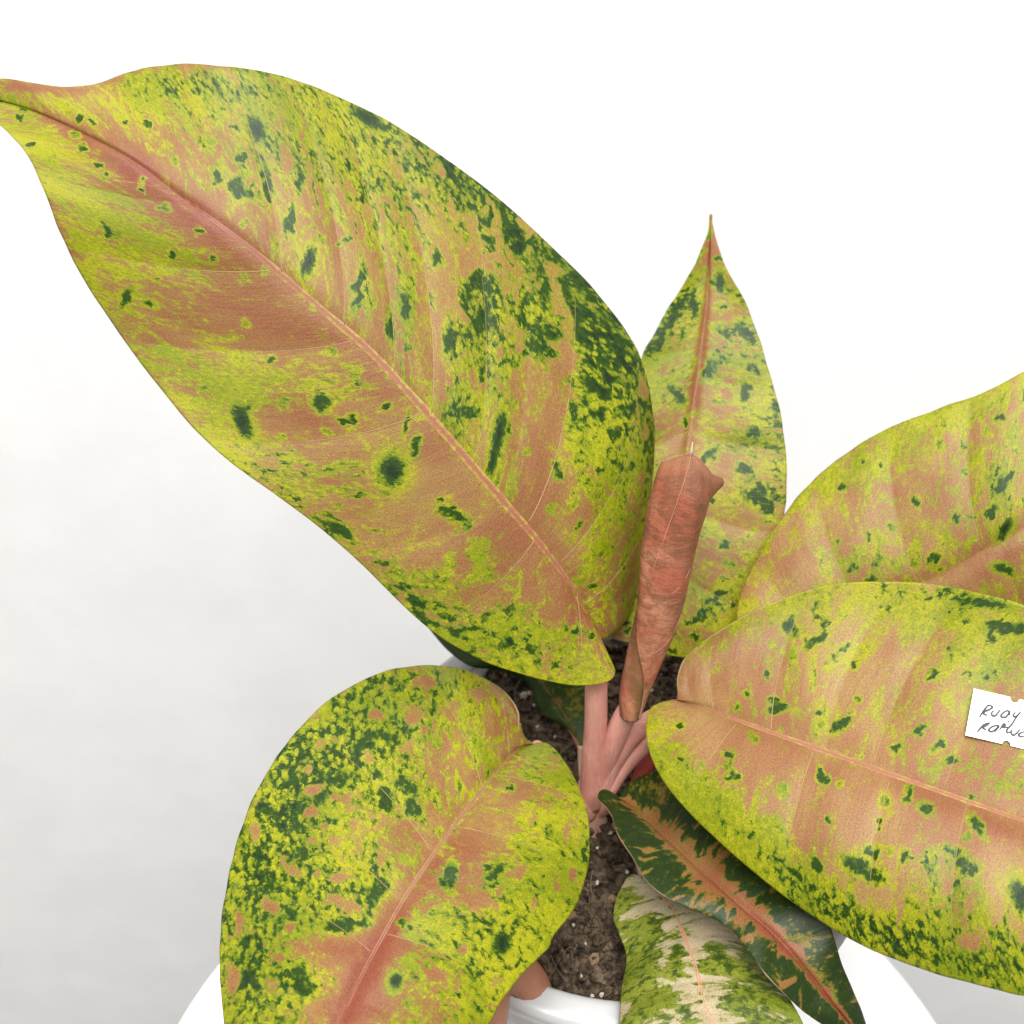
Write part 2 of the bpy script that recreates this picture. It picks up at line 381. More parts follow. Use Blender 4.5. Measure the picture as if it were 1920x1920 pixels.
def edge_curve(pts, s):
    """outline points (px, py, s) -> pixel positions at parameters s"""
    a = np.asarray(pts, float); c = catmull(a[:, :2], 24)
    L = np.concatenate([[0], np.cumsum(np.linalg.norm(np.diff(c, axis=0), axis=1))]); k = np.arange(len(a))*24
    Ls = pchip(a[:, 2], L[k], s)
    u = 1.9*gnoise(Ls/46+pts[1][0], 0*Ls+.37)*np.clip(np.minimum(Ls, L[-1]-Ls)/60, 0, 1)
    return np.stack([np.interp(Ls, L, c[:, 0])+u, np.interp(Ls, L, c[:, 1])+.8*u], 1)

def blobs(X, Y, lst):
    out = np.zeros_like(X)
    for b in lst:
        x, y, rx, ry, ang, wt = b; c, s = math.cos(math.radians(ang)), math.sin(math.radians(ang))
        u = ((X-x)*c+(Y-y)*s)/rx; v = (-(X-x)*s+(Y-y)*c)/ry; out += wt*np.exp(-(u*u+v*v))
    return out
def spots(X, Y, lst, seed=0):
    """drawn flecks: ragged clusters of small lobes; a sixth value marks a compact blot"""
    out = np.full_like(X, -1.0); g = np.random.default_rng(seed+100)
    n1 = fbm(X/17, Y/17, 3, .6, seed); n2 = fbm(X/17, Y/17, 3, .6, seed+50)
    Xw = X+7.0*n1; Yw = Y+7.0*n2
    def one(x, y, rx, ry, ang, xx, yy):
        c, s = math.cos(math.radians(ang)), math.sin(math.radians(ang))
        u = ((xx-x)*c+(yy-y)*s)/rx; v = (-(xx-x)*s+(yy-y)*c)/ry; return 1.15-.62*np.sqrt(u*u+v*v)
    for b in lst:
        x, y, rx, ry, ang = b[:5]
        if len(b) > 5: out = np.maximum(out, one(x, y, rx*.95, ry*.95, ang, X+.35*(Xw-X), Y+.35*(Yw-Y))); continue
        a = math.radians(ang); ca, sa = math.cos(a), math.sin(a)
        cap = .66 if max(rx, ry) > 12.5 or g.random() < .55 else .30+.14*g.random()
        for k in range(3+int(max(rx, ry)/8)):
            p, q = (g.random()*2-1)*rx*.75, (g.random()*2-1)*ry*.75; f = .24+.32*g.random()
            out = np.maximum(out, np.minimum(cap, one(x+p*ca-q*sa, y+p*sa+q*ca, max(3.6, rx*f), max(3.6, ry*(f+.12)), ang, Xw, Yw)))
    return out

def make_leaf(name, mid, L, R, dm, dl, dr, mat, mode='t', ns=300, nv=120, prof=1.7, bow=(0, 0), vl=(), vr=(), quilt=.0011, wave=(0, 0, 0),
              seed=1, namp=1.0, aniso=.55, sector=.35, flecks=0, g0=0, g=(), d0=-1, d=(), r=(), sp=(), dust=(), gv=None, dv=None, rib=None, ribw=(9, 7, 2), ribs=(.012, .985), veinmat=None, label=None, groove=.0, edge=M_edge):
    s = np.linspace(.0015, .9985, ns); v = np.linspace(-1, 1, nv)
    mp = np.asarray(mid, float); mc = catmull(mp, 24); ml = np.concatenate([[0], np.cumsum(np.linalg.norm(np.diff(mc, axis=0), axis=1))]); ml /= ml[-1]
    M = np.stack([np.interp(s, ml, mc[:, 0]), np.interp(s, ml, mc[:, 1])], 1)
    T = np.gradient(M, axis=0); T /= np.linalg.norm(T, axis=1)[:, None]
    E = {-1: edge_curve(L, s), 1: edge_curve(R, s)}
    DM = pchip(*zip(*dm), s); DE = {-1: pchip(*zip(*dl), s), 1: pchip(*zip(*dr), s)}
    PX = np.zeros((ns, nv, 2)); D = np.zeros((ns, nv))
    for j, vv in enumerate(v):
        sd = -1 if vv < 0 else 1; a = abs(vv); b = bow[0 if sd < 0 else 1]
        e = E[sd]; wid = np.linalg.norm(e-M, axis=1)[:, None]
        PX[:, j] = M+(e-M)*a - T*wid*b*a*(1-a)
        pa = a**prof*.92+a*.08
        D[:, j] = DM+(DE[sd]-DM)*pa + groove*math.exp(-(a/.07)**2)
        if wave[0]: D[:, j] += wave[0]*a**2.5*np.sin(s*wave[1]*6.283+wave[2]+(1.3 if sd > 0 else 0))*np.sin(np.pi*s)
    X, Y = PX[..., 0], PX[..., 1]
    W = at_t(X, Y, D) if mode == 't' else at_z(X, Y, D)
    def normals(W):
        N = np.cross(np.gradient(W, axis=0), np.gradient(W, axis=1)); N /= np.linalg.norm(N, axis=2)[..., None]+1e-12
        sgn = np.sign(np.sum(N*(CAM-W), axis=2).mean()); return N*sgn, sgn
    N, sgn = normals(W)
    # blades bulge between the lateral veins
    SEC = np.zeros((ns, nv)); rs = np.random.default_rng(seed+7)
    for sd, vs_ in ((-1, vl), (1, vr)):
        ss = sorted([-.02]+[x[0] if isinstance(x, tuple) else x for x in vs_]+[1.02])
        k = np.clip(np.searchsorted(ss, s)-1, 0, len(ss)-2); fr = (s-np.array(ss)[k])/(np.array(ss)[k+1]-np.array(ss)[k])
        sec = rs.normal(0, .7, len(ss))[k]+1.5*(fr-.5)
        for j, vv in enumerate(v):
            if (vv < 0) == (sd < 0): SEC[:, j] = sec*sstep(.02, .12, abs(vv))*(1-.5*abs(vv))
        bump = np.sin(np.pi*np.clip(fr, 0, 1))**.8*quilt
        for j, vv in enumerate(v):
            if (vv < 0) == (sd < 0): W[:, j] += N[:, j]*(bump*(math.sin(math.pi*min(1, abs(vv)))**.7 if abs(vv) < 1 else 0)*np.sin(np.pi*s)**.5)[:, None]
    N, sgn = normals(W)
    idx = np.arange(ns*nv).reshape(ns, nv)
    q = np.stack([idx[:-1, :-1], idx[1:, :-1], idx[1:, 1:], idx[:-1, 1:]], -1).reshape(-1, 4)
    if sgn < 0: q = q[:, ::-1]
    me = bpy.data.meshes.new(name); me.vertices.add(ns*nv); me.vertices.foreach_set('co', W.reshape(-1).astype(np.float32))
    nf = len(q); me.loops.add(nf*4); me.loops.foreach_set('vertex_index', q.reshape(-1).astype(np.int32)); me.polygons.add(nf)
    me.polygons.foreach_set('loop_start', np.arange(0, nf*4, 4, dtype=np.int32)); me.update(calc_edges=True); me.validate()
    # leaf coordinates in centimetres: along the midrib, out along the lateral veins
    Mid3 = W[:, nv//2]; sl = np.concatenate([[0], np.cumsum(np.linalg.norm(np.diff(Mid3, axis=0), axis=1))])*100
    seg = np.linalg.norm(np.diff(W, axis=1), axis=2); half = nv//2; vd = np.zeros((ns, nv))
    vd[:, half+1:] = np.cumsum(seg[:, half:], axis=1)*100; vd[:, :half] = -np.cumsum(seg[:, :half][:, ::-1], axis=1)[:, ::-1]*100
    U = np.broadcast_to(sl[:, None], (ns, nv)); uvl = me.uv_layers.new(name='leaf')
    uv = np.stack([U.reshape(-1)[q.reshape(-1)], vd.reshape(-1)[q.reshape(-1)]], 1).astype(np.float32)
    # straighten: average along-leaf spacing so patches are not squeezed near the base
    uvl.data.foreach_set('uv', uv.reshape(-1))
    A = np.abs(np.broadcast_to(v, (ns, nv))); S = np.broadcast_to(s[:, None], (ns, nv))
    cu, cv = U, vd*aniso; sd_ = seed*7.31
    wx = cu+.35*fbm(cu*1.3, cv*1.3, 2, .5, sd_+40); wy = cv+.35*fbm(cu*1.3, cv*1.3, 2, .5, sd_+60)
    hn = .42*fbm(wx*.95, wy*.95, 3, .6, sd_)+1.15*fbm(wx*2.9, wy*2.9, 3, .62, sd_+11)
    dn = .60*fbm(wx*1.25, wy*1.25, 3, .55, sd_+23)
    scatter = []; rf = np.random.default_rng(seed+300)
    for _ in range(flecks):          # small flecks, drawn out along the side veins
        i = int(ns*(.04+.92*rf.random())); j = int(nv*(.05+.90*rf.random())); j2 = min(nv-1, j+3)
        if Y[i, j] > 1960 or X[i, j] > 1960 or X[i, j] < -30: continue
        an = math.degrees(math.atan2(Y[i, j2]-Y[i, j], X[i, j2]-X[i, j])); z = rf.random()
        scatter.append((X[i, j], Y[i, j], 4.5+7*z*z, 3.5+3*z*rf.random(), an))
    G_ = g0+sector*SEC+blobs(X, Y, g)+(gv(S, A, X, Y) if gv else 0)
    att = {'h': G_+namp*hn, 'd': d0+dn+blobs(X, Y, d)+(dv(S, A, X, Y) if dv else 0), 'r': np.clip(blobs(X, Y, r)*(1+.25*hn), 0, 1),
           's': spots(X, Y, list(sp)+scatter, seed), 'dust': np.clip(blobs(X, Y, dust), 0, 1), 'tone': fbm(cu*.45, cv*.45, 3, .6, sd_+31)}
    for k, a in att.items():
        at = me.attributes.new(k, 'FLOAT', 'POINT'); at.data.foreach_set('value', np.ascontiguousarray(a, dtype=np.float32).reshape(-1))
    me.materials.append(mat); me.materials.append(edge)
    o = pm_link('leaf', me, None)
    so = o.modifiers.new('thickness', 'SOLIDIFY'); so.thickness = .0006; so.offset = -1; so.material_offset_rim = 1; so.use_rim = True
    if label: o['label'] = label
    def surf(si, vi):
        fs = np.clip((si-s[0])/(s[-1]-s[0])*(ns-1), 0, ns-1.001); fv = (vi+1)/2*(nv-1); i, j = int(fs), min(int(fv), nv-2); a, b = fs-i, fv-j
        bl = lambda Q: (Q[i, j]*(1-a)*(1-b)+Q[i+1, j]*a*(1-b)+Q[i, j+1]*(1-a)*b+Q[i+1, j+1]*a*b)
        return bl(W), bl(N)
    # midrib: a low ridge along the middle of the blade
    if rib is not None:
        nn = 90; sr = np.linspace(ribs[0], ribs[1], nn); V = []; Fc = []; ac = []
        ww = pchip([0, .5, 1], ribw, (sr-ribs[0])/(ribs[1]-ribs[0]))
        for i, si in enumerate(sr):
            c, n = surf(si, 0.0); c2, _ = surf(min(si+.004, .998), 0.0); c1, _ = surf(max(si-.004, .002), 0.0)
            t = c2-c1; t /= np.linalg.norm(t)+1e-12; b = np.cross(n, t); b /= np.linalg.norm(b)+1e-12
            dep = np.dot(c-CAM, FWD); wd = ww[i]*dep/F
            for k in range(7):
                x = (k-3)/3; hgt = wd*.13*(1-x*x)-.00010-(.07*wd if k == 3 else 0); V.append(c+b*wd*x+n*hgt); ac.append(abs(x))
        for i in range(nn-1):
            for k in range(6):
                f = (i*7+k, i*7+k+1, (i+1)*7+k+1, (i+1)*7+k); Fc.append(f)
        m2 = mesh('midrib', V, Fc); a2 = m2.attributes.new('across', 'FLOAT', 'POINT'); a2.data.foreach_set('value', np.array(ac, np.float32)); a3 = m2.attributes.new('along', 'FLOAT', 'POINT'); a3.data.foreach_set('value', np.repeat(sr, 7).astype(np.float32))
        pm_link('midrib', m2, rib, o)
    # lateral veins, each a fine raised thread on the blade
    if veinmat is not None:
        for sd, vs_ in ((-1, vl), (1, vr)):
            for x in vs_:
                if not isinstance(x, tuple): continue
                si, vm, wpx = x; pts = []; rd = []
                for k in range(30):
                    u = k/29; c, n = surf(si, sd*(.02+(vm-.02)*u)); dep = np.dot(c-CAM, FWD)
                    rr = wpx*.62*dep/F*(1-.75*u); pts.append(c-n*rr*.5); rd.append(rr)
                v_, f_ = tube(pts, rd, 6); pm_link('vein', mesh('vein', v_, f_), veinmat, o)
    return o, surf, (X, Y, W, N)

# --- the largest leaf, rising to the upper left
A_mid = [(1125, 1200), (1095, 1135), (1020, 1030), (930, 925), (820, 797), (700, 665), (600, 578), (530, 518), (450, 450), (340, 370), (250, 302), (150, 248), (60, 208), (0, 190), (-75, 172)]
A_up = [(1128, 1201, 0), (1150, 1190, .008), (1172, 1165, .016), (1192, 1110, .026), (1206, 1030, .036), (1221, 935, .05), (1227, 820, .075), (1200, 668, .115), (1120, 550, .145), (1040, 468, .168), (920, 360, .225), (750, 240, .315), (690, 207, .345), (540, 145, .47), (400, 122, .58), (330, 120, .64), (262, 129, .70), (200, 150, .755), (140, 163, .81), (60, 155, .87), (0, 148, .925), (-75, 172, 1)]
A_lo = [(1126, 1203, 0), (1131, 1226, .014), (1143, 1242, .026), (1153, 1256, .036), (1145, 1273, .044), (1110, 1284, .055), (1060, 1283, .065), (1000, 1270, .082), (920, 1245, .10), (850, 1210, .122), (800, 1175, .14), (750, 1130, .16), (680, 1060, .19), (600, 990, .225), (520, 930, .265), (430, 865, .31), (360, 800, .35), (290, 715, .40), (220, 620, .46), (160, 530, .52), (110, 430, .60), (80, 350, .67), (40, 275, .775), (0, 235, .875), (-75, 172, 1)]
oA, sfA, _ = make_leaf('leaf', A_mid, A_lo, A_up,
    [(0, .366), (.1, .354), (.3, .341), (.5, .333), (.7, .327), (.79, .327), (.9, .337), (1, .352)],
    [(0, .367), (.06, .358), (.12, .350), (.3, .338), (.5, .332), (.7, .329), (.85, .337), (1, .352)],
    [(0, .368), (.03, .388), (.08, .381), (.2, .364), (.4, .348), (.6, .339), (.8, .339), (1, .352)],
    M_leaf[0], seed=1, ns=420, nv=170, bow=(.32, .36), groove=.0006, wave=(.0020, 2.6, .4), quilt=.0007, sector=.24, aniso=.5, flecks=85,
    vl=[.02, (.06, .8, 2.2), (.14, .75, 2), .20, (.335, .8, 2.6), (.45, .7, 2), (.575, .75, 2.6), .70, .82], vr=[(.045, .8, 2.6), (.10, .8, 2), (.157, .9, 2.8), .20, (.25, .7, 1.8), (.325, .95, 2.9), (.39, .7, 2), (.47, .8, 2.2), (.565, .92, 3), .66, .76, .86],
    namp=1.3, g0=-.38, gv=lambda S, Aa, X, Y: .65*Aa**2.2,
    g=[(150, 256, 95, 20, 28, -1.9), (70, 163, 110, 13, 5, -1.6), (230, 143, 70, 9, -18, -1.2), (330, 122, 160, 7, 0, -1.0), (120, 450, 16, 120, -22, -.9), (240, 660, 14, 110, -38, -.8), (560, 970, 190, 12, 38, -.8), (250, 315, 60, 40, 35, -1.2), (480, 600, 130, 60, 20, -.75), (610, 800, 110, 50, 25, -.6), (370, 410, 150, 45, 38, -1.4), (560, 660, 150, 45, 40, -.5), (850, 870, 230, 35, 48, -.8), (1020, 1050, 150, 40, 50, -.9), (300, 480, 80, 40, 20, .5), (450, 690, 70, 40, 30, .7), (330, 500, 60, 25, 20, .5), (540, 720, 60, 30, 10, .7), (700, 600, 90, 60, 60, -.7),
       (830, 620, 26, 140, 0, -1.0), (1020, 850, 32, 150, 12, -1.2), (1060, 990, 60, 90, 20, -.8), (760, 1010, 120, 60, 30, -.7), (900, 480, 60, 50, 0, -.6), (530, 330, 60, 80, 0, -.3), (740, 380, 60, 50, 0, -.5), (560, 790, 60, 40, 0, -.8), (800, 900, 50, 50, 0, -.9), (955, 800, 22, 90, 8, -.8), (640, 480, 22, 80, 0, -.9), (1060, 660, 30, 40, 0, -.7),
       (150, 380, 110, 80, 60, .35), (230, 540, 90, 70, 45, .15), (90, 250, 70, 60, 30, .6), (420, 620, 150, 80, 20, -.45), (300, 600, 60, 90, -40, -.3), (980, 1200, 170, 70, 15, .7), (840, 1110, 130, 70, 40, .4), (660, 300, 190, 90, 20, .6), (900, 650, 40, 120, 0, 1.0), (1130, 730, 60, 170, -10, 1.2), (500, 900, 200, 60, 38, .3), (420, 720, 90, 60, 40, .6), (330, 180, 170, 40, 0, .8), (1120, 1000, 40, 120, 10, .7), (690, 560, 25, 90, 0, .9), (760, 560, 20, 80, 0, .9), (940, 920, 25, 100, 5, .4), (1080, 820, 25, 90, 8, .9), (600, 690, 60, 40, 0, .7), (620, 740, 50, 30, 0, .6), (860, 770, 22, 70, 0, 1.2)],
    d0=-1.5,
    d=[(760, 260, 190, 45, 33, 1.05), (940, 410, 180, 60, 44, 1.6), (1070, 520, 150, 60, 50, 1.35), (1180, 680, 60, 160, -20, 1.5), (1215, 860, 16, 160, 0, 1.4), (570, 310, 70, 60, 0, .9), (400, 160, 150, 40, 10, .85), (720, 370, 70, 60, 30, .7), (1030, 640, 70, 60, 30, 1.3), (900, 560, 60, 110, 0, 1.0), (680, 530, 22, 70, 0, .9), (1110, 740, 50, 80, 0, .8), (860, 770, 40, 60, 0, .9), (600, 970, 130, 35, 37, 1.1), (850, 970, 60, 40, 0, .8), (900, 1180, 190, 40, 25, .7), (780, 1130, 80, 30, 40, .9), (500, 870, 60, 30, 40, .7), (240, 560, 40, 30, 0, .4), (1070, 1060, 30, 70, 0, .6), (1150, 870, 40, 120, 0, .55), (760, 470, 300, 150, 45, .50), (1000, 700, 160, 200, 0, .35), (700, 980, 300, 60, 38, .45), (140, 400, 130, 170, -25, -1.0), (360, 680, 190, 90, 42, -.8), (60, 210, 120, 60, 20, -1.2), (480, 560, 200, 90, 40, -.8)],
    r=[(260, 325, 45, 40, 35, .95), (340, 385, 90, 28, 37, .95), (430, 440, 90, 34, 40, .7), (480, 580, 130, 60, 20, .40), (150, 258, 80, 18, 28, .75), (640, 640, 120, 30, 42, .45), (1110, 1160, 60, 45, 60, .75), (600, 810, 80, 40, 20, .30), (560, 690, 90, 50, 30, .35), (760, 760, 200, 22, 47, .25), (70, 165, 90, 12, 5, .6), (220, 150, 60, 10, -20, .5), (130, 470, 30, 90, -25, .35), (1060, 1080, 50, 90, -40, .3)],
    sp=[(481, 243, 24, 13, 62, 1), (455, 790, 30, 13, 68, 1), (735, 882, 21, 25, 0, 1), (934, 815, 38, 10, -80, 1), (924, 862, 30, 7, -82, 1), (579, 490, 22, 11, -75, 1), (690, 222, 36, 12, 32, 1), (634, 995, 28, 8, 36), (603, 753, 17, 12, 0), (545, 420, 26, 9, 90), (670, 545, 30, 8, -75), (762, 570, 26, 8, 85), (1018, 625, 36, 10, 12), (1010, 655, 30, 8, 25), (900, 520, 24, 18, 20), (905, 605, 16, 22, 0), (845, 645, 12, 34, 0), (865, 770, 12, 30, -80), (846, 965, 24, 10, 20), (1045, 880, 14, 10, 90), (733, 610, 8, 24, 0), (440, 240, 14, 7, 50), (460, 300, 14, 10, 40), (455, 355, 22, 14, 30), (565, 340, 12, 20, 0), (780, 835, 9, 20, 20), (500, 350, 10, 30, -15), (405, 335, 8, 14, 0), (202, 432, 6, 14, -20), (243, 560, 12, 16, 30), (1105, 735, 14, 24, 0), (820, 485, 8, 14, 0), (955, 1202, 7, 10, -20, 1), (640, 790, 9, 6, 0), (660, 785, 8, 6, 0), (760, 800, 6, 18, 15)],
    rib=M_rib_blaze, ribw=(12, 10, 6), veinmat=M_vein, label='largest leaf, long and mottled, with a red blaze near its bent tip')

# --- upright leaf behind
B_mid = [(1212, 1208), (1245, 1090), (1265, 980), (1283, 870), (1294, 800), (1303, 730), (1315, 650), (1325, 560), (1330, 480), (1333, 402)]
B_l = [(1205, 1206, 0), (1170, 1203, .02), (1145, 1192, .04), (1142, 1165, .07), (1158, 1100, .14), (1175, 1000, .28), (1182, 900, .42), (1184, 800, .56), (1192, 720, .65), (1208, 660, .71), (1240, 600, .78), (1270, 550, .84), (1300, 500, .90), (1322, 450, .95), (1333, 402, 1)]
B_r = [(1218, 1212, 0), (1240, 1224, .02), (1268, 1231, .045), (1305, 1230, .075), (1350, 1208, .12), (1400, 1150, .18), (1448, 1050, .28), (1471, 960, .37), (1475, 895, .44), (1470, 820, .52), (1458, 750, .60), (1440, 690, .67), (1420, 625, .74), (1395, 560, .82), (1366, 510, .88), (1345, 455, .95), (1333, 402, 1)]
make_leaf('leaf', B_mid, B_l, B_r, [(0, .388), (.3, .394), (.7, .402), (1, .418)], [(0, .388), (.1, .388), (.4, .392), (.8, .402), (1, .418)], [(0, .388), (.1, .392), (.4, .392), (.8, .402), (1, .418)],
    M_leaf[1], seed=2, namp=1.2, ns=240, nv=110, bow=(.2, .25), groove=.001, vl=[(.1, .8, 2), (.3, .8, 2.2), (.5, .8, 2), .7, .85], vr=[(.07, .9, 2.6), (.19, .9, 2.6), (.33, .8, 2.6), (.50, .7, 2), .63, .8],
    g0=.20, flecks=40, gv=lambda S, Aa, X, Y: .5*Aa**2, g=[(1310, 700, 14, 230, 8, -1.6), (1350, 760, 50, 40, 0, -1.4), (1250, 800, 25, 30, 0, -.9), (1355, 880, 60, 40, -20, -1.0), (1340, 1030, 90, 40, -20, -1.0), (1380, 560, 40, 80, -30, -.7), (1332, 450, 20, 60, 0, -2), (1280, 620, 25, 40, 0, -.7), (1265, 830, 20, 60, 0, -.8), (1440, 880, 20, 60, 0, -.3), (1310, 1190, 70, 30, 0, -.7), (1170, 1195, 40, 20, 0, -1.2)],
    d0=-1.45, d=[(1245, 610, 25, 70, 30, 1.7), (1300, 570, 20, 50, 10, .9), (1400, 625, 40, 40, 0, 1.3), (1345, 680, 12, 60, 20, .5), (1458, 800, 14, 120, 0, 1.2), (1265, 740, 30, 40, 0, .7), (1445, 930, 40, 50, 0, 1.3), (1395, 820, 40, 30, 0, .7), (1340, 850, 30, 30, 0, .4), (1330, 1150, 60, 25, -30, .8)],
    r=[(1310, 700, 14, 230, 8, .35), (1333, 440, 14, 50, 0, .45)],
    sp=[(1330, 692, 9, 18, 25), (1356, 680, 7, 10, 20), (1332, 850, 24, 9, -35), (1407, 812, 18, 12, 0), (1403, 880, 16, 9, 30), (1425, 925, 20, 18, 0), (1300, 570, 10, 24, 12), (1350, 530, 6, 20, 0), (1268, 740, 22, 10, 60), (1400, 630, 24, 9, 60), (1440, 945, 24, 10, 70), (1400, 735, 12, 16, 0), (1265, 590, 9, 32, 28), (1235, 640, 9, 30, 35), (1318, 505, 4, 9, 0), (1356, 1020, 10, 8, 0), (1305, 1160, 28, 8, -25), (1340, 1120, 22, 8, -35), (1280, 625, 6, 12, 20)],
    rib=M_rib_rose, ribw=(6, 5.5, 2), veinmat=M_vein, label='upright pointed leaf standing behind the rolled young leaf')

# --- leaf at the back right, above the labelled one
D_mid = [(1430, 1205), (1560, 1160), (1660, 1125), (1745, 1090), (1850, 1032), (1920, 990), (2030, 905), (2140, 800), (2230, 690)]
D_l = [(1426, 1202, 0), (1395, 1188, .02), (1380, 1160, .04), (1384, 1130, .06), (1402, 1080, .085), (1435, 1020, .115), (1472, 962, .15), (1530, 896, .20), (1600, 841, .26), (1680, 796, .33), (1760, 766, .40), (1840, 736, .48), (1920, 699, .56), (2010, 652, .68), (2100, 625, .80), (2180, 640, .91), (2230, 690, 1)]
D_r = [(1432, 1210, 0), (1440, 1240, .03), (1500, 1270, .07), (1600, 1290, .14), (1720, 1290, .24), (1850, 1270, .36), (1980, 1220, .5), (2100, 1110, .66), (2190, 940, .82), (2225, 800, .93), (2230, 690, 1)]
make_leaf('leaf', D_mid, D_l, D_r, [(0, .377), (.3, .366), (.6, .352), (1, .352)], [(0, .377), (.1, .384), (.4, .372), (.7, .358), (1, .352)], [(0, .377), (.1, .378), (.4, .366), (.7, .352), (1, .352)],
    M_leaf[2], seed=3, namp=1.3, ns=260, nv=110, bow=(.25, .25), groove=.001, wave=(.003, 1.5, 0), vl=[.03, (.10, .8, 2), (.2, .85, 2.4), (.32, .85, 2.2), (.46, .85, 2.2), .6, .75], vr=[(.1, .8, 2), (.3, .8, 2), .5, .7],
    g0=-.38, flecks=45, gv=lambda S, Aa, X, Y: .3*Aa**2, sector=.25, g=[(1480, 1040, 60, 80, 30, -.6), (1600, 960, 120, 50, -20, -.4), (1750, 900, 130, 60, -20, -.4), (1850, 1060, 130, 30, -30, -1.3), (1420, 1100, 30, 60, 20, -.3), (1520, 920, 80, 60, -30, .5), (1780, 780, 160, 30, -25, .9), (1640, 870, 90, 40, -20, .6), (1560, 1050, 70, 40, 0, .5), (1880, 900, 60, 90, 0, .5), (1650, 1010, 60, 30, 0, .3)],
    d0=-2.0, d=[(1880, 910, 50, 70, 0, 1.3), (1800, 790, 120, 30, -25, .6), (1720, 1050, 60, 40, 0, .6), (1590, 1060, 70, 40, 0, .5)],
    r=[(1830, 1050, 140, 40, -30, .30), (1640, 1120, 120, 30, -20, .3), (1400, 1110, 20, 60, 20, .4)],
    sp=[(1885, 990, 18, 8, -60, 1), (1875, 785, 12, 6, -30), (1890, 905, 24, 12, -60), (1795, 972, 10, 10, 0), (1750, 1045, 8, 10, 0), (1715, 1050, 10, 7, -60), (1670, 990, 8, 6, 0), (1645, 1050, 12, 8, -60), (1620, 865, 8, 4, 0), (1690, 785, 10, 5, -30), (1595, 1065, 14, 7, -30), (1885, 1068, 26, 9, 15), (1680, 985, 6, 5, 0), (1650, 870, 6, 4, 0), (1860, 960, 8, 16, 20)],
    rib=M_rib_salmon, ribw=(7, 6, 3), veinmat=M_vein, label='pinkish mottled leaf standing up behind the leaf with the paper label')

# --- broad leaf carrying the paper label
E_mid = [(1266, 1312), (1340, 1335), (1450, 1375), (1550, 1410), (1650, 1445), (1750, 1480), (1850, 1515), (1920, 1540), (2100, 1608), (2300, 1690), (2450, 1750)]
E_up = [(1270, 1310, 0), (1271, 1288, .012), (1274, 1262, .022), (1290, 1230, .034), (1330, 1197, .055), (1380, 1166, .08), (1450, 1130, .115), (1540, 1100, .16), (1640, 1090, .21), (1740, 1095, .265), (1830, 1110, .32), (1920, 1135, .38), (2050, 1190, .48), (2200, 1320, .64), (2350, 1540, .84), (2450, 1750, 1)]
E_lo = [(1262, 1313, 0), (1238, 1317, .008), (1218, 1328, .016), (1211, 1350, .026), (1214, 1395, .042), (1235, 1450, .065), (1285, 1516, .10), (1350, 1580, .14), (1420, 1641, .185), (1500, 1702, .24), (1580, 1753, .30), (1650, 1788, .355), (1750, 1824, .43), (1850, 1851, .51), (1920, 1868, .57), (2050, 1886, .68), (2200, 1880, .80), (2340, 1835, .92), (2450, 1750, 1)]
